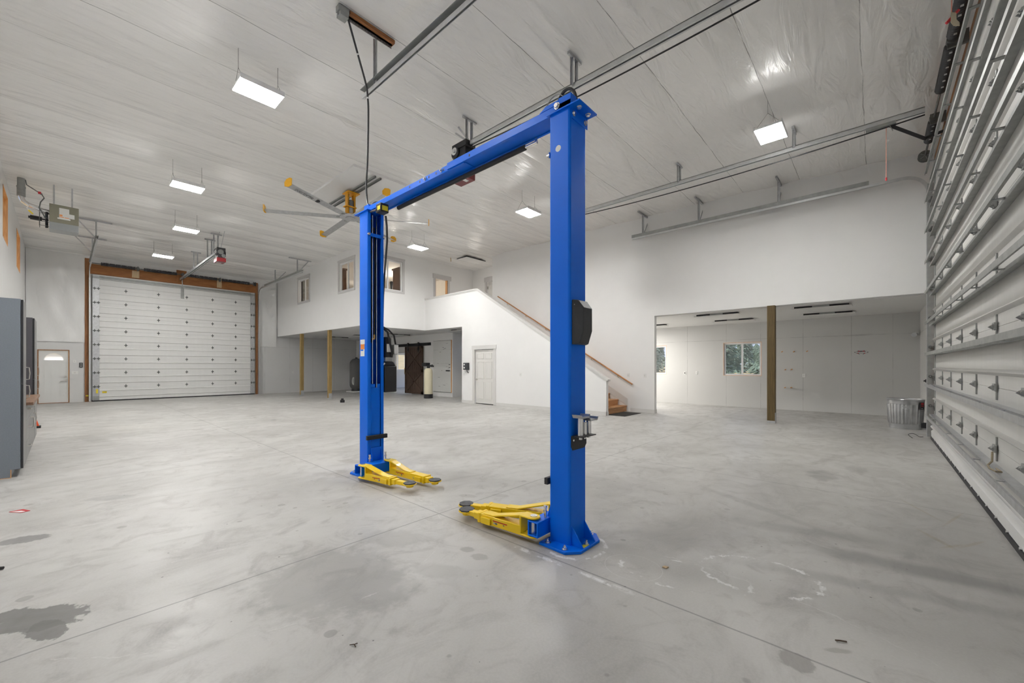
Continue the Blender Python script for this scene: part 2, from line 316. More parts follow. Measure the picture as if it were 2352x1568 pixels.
# ------------------------------------------------------------------ mesh builder
class MB:
    def __init__(s): s.b = bmesh.new()
    def _f(s, vs, fs):
        v = [s.b.verts.new(p) for p in vs]
        for f in fs:
            try: s.b.faces.new([v[i] for i in f])
            except ValueError: pass
        return s
    def box(s, x0, x1, y0, y1, z0, z1, mtx=None):
        x0, x1 = min(x0, x1), max(x0, x1); y0, y1 = min(y0, y1), max(y0, y1); z0, z1 = min(z0, z1), max(z0, z1)
        vs = [Vector(p) for p in ((x0, y0, z0), (x1, y0, z0), (x1, y1, z0), (x0, y1, z0), (x0, y0, z1), (x1, y0, z1), (x1, y1, z1), (x0, y1, z1))]
        if mtx is not None: vs = [mtx @ p for p in vs]
        return s._f(vs, ((3, 2, 1, 0), (4, 5, 6, 7), (0, 1, 5, 4), (1, 2, 6, 5), (2, 3, 7, 6), (3, 0, 4, 7)))
    def bar(s, p0, p1, w, h, up=(0, 0, 1)):
        """rectangular bar between two points, w across, h along up"""
        p0, p1 = Vector(p0), Vector(p1); d = (p1 - p0); L = d.length; d.normalize(); up = Vector(up)
        if abs(d.dot(up)) > .98: up = Vector((1, 0, 0)) if abs(d.x) < .9 else Vector((0, 1, 0))
        sd = d.cross(up).normalized(); u = sd.cross(d).normalized()
        m = Matrix((sd, d, u)).transposed().to_4x4(); m.translation = p0
        return s.box(-w / 2, w / 2, 0, L, -h / 2, h / 2, m)
    def cyl(s, p0, p1, r, n=16, r1=None, cap=True):
        p0, p1 = Vector(p0), Vector(p1); d = (p1 - p0).normalized(); r1 = r if r1 is None else r1
        a = d.orthogonal().normalized(); c = d.cross(a)
        vs = []
        for p, q in ((p0, r), (p1, r1)):
            for i in range(n):
                t = 2 * PI * i / n; vs.append(p + a * math.cos(t) * q + c * math.sin(t) * q)
        fs = [(i, (i + 1) % n, n + (i + 1) % n, n + i) for i in range(n)]
        if cap: fs += [tuple(range(n - 1, -1, -1)), tuple(range(n, 2 * n))]
        return s._f(vs, fs)
    def tube(s, pts, r, n=8):
        pts = [Vector(p) for p in pts]; vs = []; prev = None
        for i, p in enumerate(pts):
            d = (pts[min(i + 1, len(pts) - 1)] - pts[max(i - 1, 0)]).normalized()
            a = d.orthogonal().normalized() if prev is None else (prev - d * prev.dot(d)).normalized()
            prev = a; c = d.cross(a)
            for k in range(n):
                t = 2 * PI * k / n; vs.append(p + (a * math.cos(t) + c * math.sin(t)) * r)
        fs = []
        for i in range(len(pts) - 1):
            for k in range(n): fs.append((i * n + k, i * n + (k + 1) % n, (i + 1) * n + (k + 1) % n, (i + 1) * n + k))
        fs += [tuple(range(n - 1, -1, -1)), tuple(range((len(pts) - 1) * n, len(pts) * n))]
        return s._f(vs, fs)
    def lathe(s, prof, c, n=32, wob=None):
        """prof: (r, z) list, axis z at c=(x,y,z0)"""
        vs = []; k = len(prof)
        for i in range(n):
            t = 2 * PI * i / n
            for j, (r, z) in enumerate(prof):
                q = r * (1 + (wob(i, j) if wob else 0))
                vs.append((c[0] + q * math.cos(t), c[1] + q * math.sin(t), c[2] + z))
        fs = [(i * k + j, ((i + 1) % n) * k + j, ((i + 1) % n) * k + j + 1, i * k + j + 1) for i in range(n) for j in range(k - 1)]
        if prof[0][0] > 1e-5: fs.append(tuple(i * k for i in range(n - 1, -1, -1)))
        if prof[-1][0] > 1e-5: fs.append(tuple(i * k + k - 1 for i in range(n)))
        s._f(vs, fs); bmesh.ops.remove_doubles(s.b, verts=s.b.verts, dist=1e-5)
        return s
    def prism(s, poly, axis, a, b, mtx=None):
        """poly of 2D points extruded along axis ('x': (y,z), 'y': (x,z), 'z': (x,y))"""
        n = len(poly)
        def P(u, v, w): return {'x': (w, u, v), 'y': (u, w, v), 'z': (u, v, w)}[axis]
        vs = [Vector(P(u, v, a)) for u, v in poly] + [Vector(P(u, v, b)) for u, v in poly]
        if mtx is not None: vs = [mtx @ p for p in vs]
        return s._f(vs, [tuple(range(n)), tuple(range(2 * n - 1, n - 1, -1))] + [(i, (i + 1) % n, n + (i + 1) % n, n + i) for i in range(n)])
    def loft(s, rings):
        """closed rings of equal length"""
        n = len(rings[0]); vs = [p for r in rings for p in r]
        fs = [(i * n + k, i * n + (k + 1) % n, (i + 1) * n + (k + 1) % n, (i + 1) * n + k) for i in range(len(rings) - 1) for k in range(n)]
        fs += [tuple(range(n - 1, -1, -1)), tuple(range((len(rings) - 1) * n, len(rings) * n))]
        return s._f(vs, fs)
    def xf(s, m): bmesh.ops.transform(s.b, matrix=m, verts=s.b.verts); return s

def wpos(o):
    p = Vector((0, 0, 0))
    while o is not None: p = p + o.location; o = o.parent
    return p
def obj(name, mb, m, parent=None, bev=0.0, seg=2, origin=True, smooth=35):
    b = mb.b
    bmesh.ops.recalc_face_normals(b, faces=b.faces)
    b.normal_update()
    loc = Vector((0, 0, 0))
    if parent is not None:
        off = wpos(parent); bmesh.ops.translate(b, vec=-off, verts=b.verts)
    elif origin and len(b.verts):
        xs = [v.co.x for v in b.verts]; ys = [v.co.y for v in b.verts]; zs = [v.co.z for v in b.verts]
        loc = Vector(((min(xs) + max(xs)) / 2, (min(ys) + max(ys)) / 2, min(zs)))
        bmesh.ops.translate(b, vec=-loc, verts=b.verts)
    ca = math.cos(math.radians(smooth))
    for f in b.faces: f.smooth = True
    for e in b.edges:
        e.smooth = len(e.link_faces) == 2 and e.link_faces[0].normal.dot(e.link_faces[1].normal) > ca
    me = bpy.data.meshes.new(name); b.to_mesh(me); b.free()
    for q in (m if isinstance(m, (list, tuple)) else [m]): me.materials.append(q)
    o = bpy.data.objects.new(name, me); C.objects.link(o)
    o.location = loc
    if parent is not None: o.parent = parent
    if bev:
        md = o.modifiers.new('Bevel', 'BEVEL'); md.width = bev; md.segments = seg; md.limit_method = 'ANGLE'; md.angle_limit = math.radians(40)
    return o
def tag(o, label, cat, group=None, kind=None):
    o['label'] = label; o['category'] = cat
    if group: o['group'] = group
    if kind: o['kind'] = kind
    return o
def thing(name, label, cat, loc=(0, 0, 0), group=None, kind=None):
    o = bpy.data.objects.new(name, None); C.objects.link(o); o.location = loc; o.empty_display_size = .1
    return tag(o, label, cat, group, kind)
def struct(name, mb, m, parent=None, **k):
    k.setdefault('origin', False)
    o = obj(name, mb, m, parent, **k); o['kind'] = 'structure'
    return o
def dup(root, loc, label=None, group=None):
    r = root.copy(); C.objects.link(r); r.location = loc
    if label: r['label'] = label
    if group: r['group'] = group
    for ch in list(root.children):
        c = ch.copy(); C.objects.link(c); c.parent = r
        for gch in list(ch.children):
            d = gch.copy(); C.objects.link(d); d.parent = c
    return r
def text(name, s, size, m, parent, mtx, depth=.0006, align='CENTER'):
    cu = bpy.data.curves.new(name, 'FONT'); cu.body = s; cu.size = size; cu.extrude = depth; cu.align_x = align; cu.align_y = 'CENTER'
    cu.materials.append(m)
    tmp = bpy.data.objects.new(name, cu); C.objects.link(tmp)
    bpy.context.view_layer.update()
    me = bpy.data.meshes.new_from_object(tmp.evaluated_get(bpy.context.evaluated_depsgraph_get()))
    bpy.data.objects.remove(tmp); bpy.data.curves.remove(cu)
    o = bpy.data.objects.new(name, me); C.objects.link(o)
    o.parent = parent
    mm = mtx.copy(); mm.translation = mm.translation - wpos(parent)
    o.matrix_local = mm
    return o

def wall_grid(us, zs, holes, P, t0, t1):
    """wall sheet with rectangular holes; P(u, t, z) gives a point. One closed mesh."""
    us = sorted(set(us + [h[0] for h in holes] + [h[1] for h in holes])); zs = sorted(set(zs + [h[2] for h in holes] + [h[3] for h in holes]))
    def solid(i, j):
        if i < 0 or j < 0 or i >= len(us) - 1 or j >= len(zs) - 1: return False
        cu, cz = (us[i] + us[i + 1]) / 2, (zs[j] + zs[j + 1]) / 2
        return not any(h[0] < cu < h[1] and h[2] < cz < h[3] for h in holes)
    mb = MB()
    for i in range(len(us) - 1):
        for j in range(len(zs) - 1):
            if not solid(i, j): continue
            a, b_, c, d = us[i], us[i + 1], zs[j], zs[j + 1]
            q = lambda *pts: mb._f([P(*p) for p in pts], [(0, 1, 2, 3)])
            q((a, t0, c), (b_, t0, c), (b_, t0, d), (a, t0, d)); q((a, t1, c), (a, t1, d), (b_, t1, d), (b_, t1, c))
            if not solid(i - 1, j): q((a, t0, c), (a, t0, d), (a, t1, d), (a, t1, c))
            if not solid(i + 1, j): q((b_, t0, c), (b_, t1, c), (b_, t1, d), (b_, t0, d))
            if not solid(i, j - 1): q((a, t0, c), (a, t1, c), (b_, t1, c), (b_, t0, c))
            if not solid(i, j + 1): q((a, t0, d), (b_, t0, d), (b_, t1, d), (a, t1, d))
    bmesh.ops.remove_doubles(mb.b, verts=mb.b.verts, dist=1e-5)
    return mb
PX = lambda u, t, z: (t, u, z)      # wall in a plane of constant X, u = Y
PY = lambda u, t, z: (u, t, z)      # wall in a plane of constant Y, u = X

def cz(x):      # ceiling height across the hall
    pts = [(-23.8, 5.86), (-20.3, 6.03), (-14.0, 6.07), (-7.0, 6.07), (-2.5, 6.02), (1.2, 5.90)]
    for (a, za), (b, zb) in zip(pts, pts[1:]):
        if x <= b: return za + (zb - za) * (x - a) / (b - a)
    return pts[-1][1]

# ================================================================== SETTING
struct('floor', MB().box(-23.75, 1.2, -1.2, 16.1, -.12, 0), M['floor'])
mb = MB(); nx, ny = 260, 60; vs = []
for i in range(nx + 1):
    x = -23.7 + (1.15 + 23.7) * i / nx
    for j in range(ny + 1):
        y = -1.15 + (14.6 + 1.15) * j / ny
        s = abs(math.sin(PI * (x + .15) / 1.22))
        z = cz(x) - .035 * s + .008 * math.sin(1.7 * y + 2 * math.floor((x + .15) / 1.22)) * s
        vs.append((x, y, z))
mb._f(vs, [(i * (ny + 1) + j, (i + 1) * (ny + 1) + j, (i + 1) * (ny + 1) + j + 1, i * (ny + 1) + j + 1) for i in range(nx) for j in range(ny)])
struct('ceiling', mb, M['ceil'])
struct('ceiling_roof', MB().box(-23.8, 1.3, -1.3, 16.2, 6.3, 6.4), M['white'])

# left wall with the two high windows
WL = [(-16.42, -15.2, 4.48, 5.70), (-20.72, -19.36, 4.46, 5.62)]
struct('wall_left', wall_grid([-23.75, 1.2], [0, 6.35], WL, PY, -1.15, -.95), M['vinyl_wall'])
for k, (a, b_, c, d) in enumerate(WL):
    f = struct('window_%d' % (k + 1), MB().box(a, b_, -1.16, -.945, c, c + .03).box(a, b_, -1.16, -.945, d - .03, d).box(a, a + .03, -1.16, -.945, c, d).box(b_ - .03, b_, -1.16, -.945, c, d), M['jamb'])
    obj('sash', MB().box(a + .03, b_ - .03, -1.155, -1.12, c + .03, c + .08).box(a + .03, b_ - .03, -1.155, -1.12, d - .08, d - .03).box(a + .03, a + .08, -1.155, -1.12, c + .08, d - .08).box(b_ - .08, b_ - .03, -1.155, -1.12, c + .08, d - .08).box((a + b_) / 2 - .025, (a + b_) / 2 + .025, -1.155, -1.12, c + .08, d - .08), M['vinylframe'], f)
    obj('pane', MB().box(a + .08, b_ - .08, -1.14, -1.135, c + .08, d - .08), M['glass'], f)

# far wall
XF = -23.55
struct('wall_far', wall_grid([-1.15, 16.1], [0, 6.35], [(-.63, .13, 0, 2.035), (14.3, 15.5, 1.15, 2.24)], PX, XF - .18, XF), M['board_far'])
mb = MB()   # vinyl insulation hung over the far wall, left of the door and on the right strip
mb2 = []
for (ya, yb, za, zb) in ((-.94, .57, 2.38, 5.9), (6.72, 7.52, 2.43, 5.92), (.57, 6.72, 5.62, 5.92)):
    n1, n2 = 24, 30; vs = []
    for i in range(n1 + 1):
        for j in range(n2 + 1):
            y = ya + (yb - ya) * i / n1; z = za + (zb - za) * j / n2
            x = XF + .035 + .02 * math.sin(y * 9 + z * 1.3) * math.sin(z * 2.1 + y) + .012 * math.sin(z * 6 - 4 * y)
            if yb < 8 and ya > 6.5: x += .05 * max(0, (i / n1) - .6)
            vs.append((x, y, z))
    for i in range(n1 + 1): pass
    mb._f(vs, [(i * (n2 + 1) + j, (i + 1) * (n2 + 1) + j, (i + 1) * (n2 + 1) + j + 1, i * (n2 + 1) + j + 1) for i in range(n1) for j in range(n2)])
struct('wall_insulation', mb, M['vinyl_wall'])

# loft over the left rear
ZL = 2.98
struct('ceiling_under_loft', MB().box(XF + .02, -14.58, 7.62, 16.0, ZL + .002, 3.34).box(-14.58, -11.9, 10.55, 13.3, ZL + .002, 3.34), M['loftceil'])
WA = [(-20.66, -19.4, 4.48, 5.55), (-16.36, -15.1, 4.48, 5.62)]
struct('wall_loft_front', wall_grid([XF + .02, -14.53], [ZL, 6.2], WA, PY, 7.58, 7.70), M['white'])
WB = [(8.10, 9.38, 4.50, 5.72), (11.06, 11.74, 3.34, 5.33)]
struct('wall_loft_side', wall_grid([7.58, 13.42], [ZL, 6.2], WB, PX, -14.65, -14.53), M['white'])
struct('wall_landing_back', wall_grid([-14.65, -9.0], [3.34, 6.2], [(-13.55, -12.70, 3.34, 5.38)], PY, 13.3, 13.42), M['white'])
# rooms behind
struct('wall_loft_room', MB().box(XF + .03, -14.66, 13.0, 13.1, 3.34, 6.0).box(-14.75, -14.66, 13.0, 13.1, 3.34, 6.0), M['interior'])
struct('ceiling_loft_room', MB().box(XF + .03, -14.66, 7.71, 13.0, 5.86, 5.90), M['interior'])
struct('wall_under_loft', wall_grid([XF + .02, -14.42], [0, ZL], [(-19.25, -17.7, 0, 2.12)], PY, 11.95, 12.07), M['white'])
struct('wall_under_loft_return', MB().box(-14.54, -14.42, 12.07, 15.9, 0, ZL), M['white'])
struct('wall_alcove_back', MB().box(-14.42, -9.0, 14.0, 14.1, 0, ZL), M['white'])

# balcony and stair wall
mb = MB(); ya, yb = 10.5, 10.62
def top(x): return 4.39 if x < -11.2 else 4.39 - .6095 * (x + 11.2)
mb.prism([(-14.53, ZL - .001), (-12.1, ZL - .001), (-12.1, 4.37), (-14.53, 4.37)], 'y', ya, yb)
mb.prism([(-12.1, 0), (-11.36, 0), (-11.36, 4.37), (-12.1, 4.37)], 'y', ya, yb)
mb.prism([(-11.36, 2.07), (-10.34, 2.07), (-10.34, top(-10.34) - .02), (-11.2, 4.37), (-11.36, 4.37)], 'y', ya, yb)
mb.prism([(-10.34, 0), (-5.78, 0), (-5.78, top(-5.78) - .02), (-10.34, top(-10.34) - .02)], 'y', ya, yb)
struct('wall_stair', mb, M['white'])
mb = MB()
mb.prism([(-14.53, 4.36), (-11.2, 4.38), (-5.72, top(-5.72)), (-5.72, top(-5.72) - .05), (-11.22, 4.335), (-14.53, 4.315)], 'y', ya - .03, yb + .03)
mb.prism([(-14.53, 4.32), (-11.22, 4.335), (-5.76, top(-5.76) - .05), (-5.76, top(-5.76) - .09), (-11.24, 4.29), (-14.53, 4.275)], 'y', ya - .014, yb + .014)
struct('trim_1', mb, M['trim'])
struct('baseboard_stair', MB().box(-12.1, -11.47, 10.485, 10.5, 0, .11).box(-10.23, -5.765, 10.485, 10.5, 0, .11).box(-5.78, -5.765, 10.485, 10.62, 0, .11), M['trim'])

# tall rear wall with the workshop opening
struct('wall_rear', wall_grid([-11.9, 1.05], [0, 6.2], [(-4.98, .93, 0, 2.96)], PY, 12.0, 12.15), M['white'])
struct('wall_landing_return', MB().box(-11.9, -11.78, 12.15, 13.3, 0, 6.2), M['white'])
struct('baseboard_rear', MB().box(-5.75, -4.985, 11.985, 12.0, 0, .11).box(-4.98, -4.965, 11.985, 12.15, 0, .11), M['trim'])
# workshop
WW = [(-4.07, -2.87, 1.09, 2.27), (-7.3, -6.11, 1.10, 2.25)]
struct('wall_workshop_back', wall_grid([-9.0, 1.1], [0, 3.05], WW, PY, 15.9, 16.05), M['board'])
struct('wall_workshop_right', MB().box(.93, 1.06, 11.6, 15.95, 0, 3.05), M['board'])
struct('wall_workshop_left', MB().box(-9.0, -8.9, 12.15, 15.95, 0, 3.05), M['white'])
struct('ceiling_workshop', MB().box(-9.0, 1.06, 12.14, 15.95, 2.94, 3.05), M['wshopceil'])
# right wall round the wide door
DY0, DY1 = 2.95, 11.52
struct('wall_right', wall_grid([-1.15, 12.02], [0, 6.2], [(DY0, DY1, 0, 5.2)], PX, .95, 1.10), M['vinyl_wall'])
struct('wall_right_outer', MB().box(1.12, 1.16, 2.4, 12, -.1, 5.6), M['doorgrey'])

# ---- windows and doors
def slider(n, a, b_, c, d, plane, axis, out, depth, trim=True, jamb=None, tw=.09):
    """horizontal sliding window; out = +1/-1 direction (along axis normal) pointing at the viewer side"""
    def bx(mb, u0, u1, t0, t1, z0, z1):
        return mb.box(u0, u1, t0, t1, z0, z1) if axis == 'y' else mb.box(t0, t1, u0, u1, z0, z1)
    o = None
    mb = MB()
    t0, t1 = plane, plane + out * .022
    if trim:
        bx(mb, a - tw, b_ + tw, t0, t1, d, d + .13); bx(mb, a - tw - .02, b_ + tw + .02, t0, t1 + out * .008, d + .06, d + .13)
        bx(mb, a - tw, b_ + tw, t0, t1, c - tw, c); bx(mb, a - tw, a, t0, t1, c, d); bx(mb, b_, b_ + tw, t0, t1, c, d)
        o = struct('window_%d' % n, mb, M['white_grey'])
    else:
        bx(mb, a, b_, plane, plane - out * depth, c, c + .02); bx(mb, a, b_, plane, plane - out * depth, d - .02, d)
        bx(mb, a, a + .02, plane, plane - out * depth, c, d); bx(mb, b_ - .02, b_, plane, plane - out * depth, c, d)
        o = struct('window_%d' % n, mb, jamb)
    s0, s1 = plane - out * (depth * .5), plane - out * (depth * .5 + .04); fw = .05
    e = .02 if not trim else 0
    mb = MB()
    bx(mb, a + e, b_ - e, s0, s1, c + e, c + e + fw); bx(mb, a + e, b_ - e, s0, s1, d - e - fw, d - e)
    bx(mb, a + e, a + e + fw, s0, s1, c + e + fw, d - e - fw); bx(mb, b_ - e - fw, b_ - e, s0, s1, c + e + fw, d - e - fw)
    mid = (a + b_) / 2; bx(mb, mid - .03, mid + .03, s0, s1, c + e + fw, d - e - fw)
    obj('sash', mb, M['vinylframe'], o)
    sm = (s0 + s1) / 2
    for u0, u1 in ((a + e + fw, mid - .03), (mid + .03, b_ - e - fw)):
        obj('pane', bx(MB(), u0, u1, sm - .003, sm + .003, c + e + fw, d - e - fw), M['glass'], o)
    return o
slider(3, *WA[0], 7.58, 'y', -1, .12); slider(4, *WA[1], 7.58, 'y', -1, .12)
slider(5, *WB[0], -14.53, 'x', 1, .12)
w6 = slider(6, *WW[0], 15.9, 'y', -1, .09, trim=False, jamb=M['jambpale']); slider(7, *WW[1], 15.9, 'y', -1, .09, trim=False, jamb=M['jambpale'])
slider(8, 14.3, 15.5, 1.15, 2.24, XF, 'x', 1, .18, trim=False, jamb=M['trim'])
# casings round the loft doorway and landing door
mb = MB(); a, b_, d = 11.06, 11.74, 5.33
mb.box(-14.53, -14.50, a - .11, a, 3.34, d).box(-14.53, -14.50, b_, b_ + .11, 3.34, d).box(-14.53, -14.495, a - .15, b_ + .2, d, d + .2)
struct('trim_2', mb, M['white_grey'])
mb = MB().box(-14.65, -14.53, a, a + .03, 3.34, d).box(-14.65, -14.53, b_ - .03, b_, 3.34, d)
struct('trim_3', mb, M['jamb'])
mb = MB(); a, b_, d = -13.55, -12.70, 5.38
mb.box(a - .11, a, 13.27, 13.3, 3.34, d).box(b_, b_ + .11, 13.27, 13.3, 3.34, d).box(a - .15, b_ + .15, 13.265, 13.3, d, d + .2)
struct('trim_4', mb, M['white_grey'])

def panel_door(name, a, b_, z0, z1, y0, y1, m, rows, cols=2):
    """door leaf in a Y plane facing -Y, raised panels"""
    mb = MB().box(a, b_, y0 + .014, y1, z0, z1)
    W = b_ - a; pw = (W - .36) / cols
    for r0, r1 in rows:
        for k in range(cols):
            u0 = a + .12 + k * (pw + .12); 
            mb.box(u0, u0 + pw, y0 + .004, y0 + .02, r0, r1)
            f = .018
            for q in ((u0 - f, u0, r0 - f, r1 + f), (u0 + pw, u0 + pw + f, r0 - f, r1 + f), (u0, u0 + pw, r0 - f, r0), (u0, u0 + pw, r1, r1 + f)):
                mb.box(q[0], q[1], y0, y0 + .02, q[2], q[3])
    return struct(name, mb, m, bev=.003)
struct('trim_5', MB().box(-11.47, -11.36, 10.475, 10.5, 0, 2.06).box(-10.34, -10.23, 10.475, 10.5, 0, 2.06).box(-11.50, -10.20, 10.468, 10.5, 2.06, 2.21), M['trim'], bev=.004)
struct('wall_closet', MB().box(-11.5, -10.2, 11.0, 11.05, 0, 2.2), M['cabdark'])
d1 = panel_door('door_1', -11.335, -10.365, .03, 2.05, 10.52, 10.56, M['doorpaint'], ((.22, .82), (.98, 1.58), (1.72, 1.90)))
obj('handle', MB().cyl((-11.27, 10.52, .93), (-11.27, 10.47, .93), .018).cyl((-11.27, 10.52, .93), (-11.27, 10.51, .93), .03).bar((-11.27, 10.47, .93), (-11.17, 10.47, .93), .016, .016), M['nickel'], d1)
for z in (.25, 1.05, 1.82): obj('hinge', MB().box(-10.372, -10.35, 10.51, 10.53, z - .05, z + .05), M['nickel'], d1)
d3 = panel_door('door_3', -13.52, -12.73, 3.36, 5.36, 13.34, 13.38, M['doorpaint'], ((3.56, 4.16), (4.3, 4.9), (5.02, 5.2)))
obj('handle', MB().cyl((-13.4, 13.34, 4.35), (-13.4, 13.29, 4.35), .03), M['dark_steel'], d3)
for z in (3.6, 5.1): obj('hinge', MB().box(-13.56, -13.5, 13.325, 13.345, z - .06, z + .06), M['nickel'], d3)

# entry door in the far wall with a half-round light
mb = MB(); x0, x1 = XF - .06, XF - .02; a, b_, zt = -.625, .125, 2.03; cy_, rz, rr, zb = -.25, .27, .25, 1.66
mb.box(x0, x1, a, b_, .02, zb); mb.box(x0, x1, a, cy_ - rr, zb, zt); mb.box(x0, x1, cy_ + rr, b_, zb, zt)
N = 12
for i in range(N):
    p = [(cy_ + rr * math.cos(PI - PI * k / N), zb + rz * math.sin(PI * k / N)) for k in (i, i + 1)]
    mb.prism([p[0], p[1], (p[1][0], zt), (p[0][0], zt)], 'x', x0, x1)
for yy in (-.50, -.10):
    for z0, z1 in ((.30, .82), (1.0, 1.56)):
        w = .2
        mb.box(x1, x1 + .016, yy - .0, yy + w, z0, z0 + .022).box(x1, x1 + .016, yy, yy + w, z1 - .022, z1).box(x1, x1 + .016, yy, yy + .022, z0, z1).box(x1, x1 + .016, yy + w - .022, yy + w, z0, z1)
        mb.box(x1, x1 + .006, yy + .045, yy + w - .045, z0 + .05, z1 - .05)
d2 = struct('door_2', mb, M['doorwhite'])
obj('pane', MB().prism([(cy_ + rr * math.cos(PI * k / N), zb + rz * math.sin(PI * k / N)) for k in range(N + 1)], 'x', XF - .045, XF - .035), M['frost'], d2)
obj('handle', MB().cyl((XF - .02, .06, .86), (XF + .04, .06, .86), .03).bar((XF + .04, .06, .86), (XF + .04, -.08, .85), .02, .02), M['nickel'], d2)
obj('deadbolt', MB().cyl((XF - .02, .06, 1.02), (XF + .015, .06, 1.02), .034), M['nickel'], d2)
struct('trim_6', MB().box(XF, XF + .02, -.66, -.63, 0, 2.06).box(XF, XF + .02, .13, .16, 0, 2.06).box(XF, XF + .02, -.66, .16, 2.035, 2.065).box(XF - .1, XF + .02, -.63, .13, 0, .02), M['firv'])

# timber surround of the far garage door
struct('trim_7', MB().box(XF, XF + .05, .57, .70, 0, 5.76), M['firv'])
struct('trim_8', MB().box(XF, XF + .05, 6.56, 6.66, 0, 5.68), M['firv'])
struct('trim_9', MB().box(XF, XF + .045, .70, 6.56, 5.16, 5.56).box(XF + .045, XF + .07, 3.42, 3.78, 5.1, 5.78), M['fir'])
struct('trim_10', MB().box(XF + .045, XF + .06, 1.95, 2.18, 5.2, 5.5).box(XF + .045, XF + .06, 4.93, 5.12, 5.2, 5.66), M['lumber'])

# outdoors
g1 = MB(); vs = []
n = 24
for i in range(n + 1):
    for j in range(n + 1):
        x = -130 + 170 * i / n; y = -20 + 140 * j / n
        z = -.14 + (max(0, -x - 30) * .16 if x < -30 else 0) + max(0, y - 45) * .012
        vs.append((x, y, z))
g1._f(vs, [(i * (n + 1) + j, (i + 1) * (n + 1) + j, (i + 1) * (n + 1) + j + 1, i * (n + 1) + j + 1) for i in range(n) for j in range(n)])
struct('ground', g1, M['grass'])

# ================================================================== FAR GARAGE DOOR
def hinge_mb(x, y, z, s, w=.05, tall=.1):
    """hinge plate on a door face at x looking along s, knuckle with a triangular wing"""
    mb = MB()
    mb.box(x, x + s * .012, y - .009, y + .009, z - tall, z + tall)
    mb.prism([(y - w, z), (y, z + w * 1.15), (y + w, z), (y, z - w * 1.15)], 'x', x, x + s * .016)
    mb.cyl((x + s * .02, y - w * 1.1, z), (x + s * .02, y + w * 1.1, z), .014, 8)
    return mb
gd = thing('garage_door', 'wide white sectional garage door at the far end, under an orange timber header', 'garage door', (XF + .05, 3.63, 0), kind='thing')
SH = 5.14 / 9
xs = XF + .10
for k in range(9):
    z0 = .03 + k * SH * .995; z1 = z0 + SH * .99
    prof = [(xs - .045, z0), (xs, z0), (xs, z0 + .135), (xs + .026, z0 + .152), (xs + .026, z0 + .17), (xs, z0 + .172), (xs, z1 - .17), (xs + .026, z1 - .168), (xs + .026, z1 - .15), (xs, z1 - .135), (xs, z1), (xs - .045, z1)]
    obj('section_panel', MB().prism(prof, 'y', .78, 6.49), M['doorwhite'], gd)
for yy in (.78, 6.32):
    obj('end_stile', MB().box(xs, xs + .030, yy, yy + .2 if yy < 1 else yy + .17, .05, 5.1), M['galv'], gd)
cols = [1.76, 2.80, 3.78, 4.75, 5.68]
for k in range(1, 9):
    zz = .03 + k * SH * .995
    for y in cols: obj('hinge', hinge_mb(xs + .002, y, zz, 1, .045, .075), M['dark_steel'], gd)
    for y in (.84, .95, 6.36, 6.46): obj('hinge', hinge_mb(xs + .030, y, zz, 1, .045, .06), M['dark_steel'], gd)
obj('bottom_seal', MB().box(xs - .05, xs + .01, .76, 6.5, 0, .045), M['softblack'], gd)
obj('top_strut', MB().box(xs, xs + .05, .78, 6.49, 4.99, 5.06).box(xs, xs + .01, .78, 6.49, 4.95, 5.1), M['galvdull'], gd)
obj('opener_bracket', MB().box(xs, xs + .03, 3.57, 3.68, 4.5, 5.02).bar((xs + .03, 3.62, 4.95), (xs + .12, 3.6, 5.35), .03, .03), M['galvdull'], gd)
l1 = obj('warning_label', MB().box(xs + .030, xs + .032, .88, .94, .33, .5), M['yellowlabel'], gd)
obj('warning_label', MB().box(xs + .001, xs + .016, 1.06, 1.19, .33, .4), M['yellowlabel'], gd)
obj('bottom_bracket', MB().box(xs + .030, xs + .045, .8, .97, .06, .22), M['galvdull'], gd)

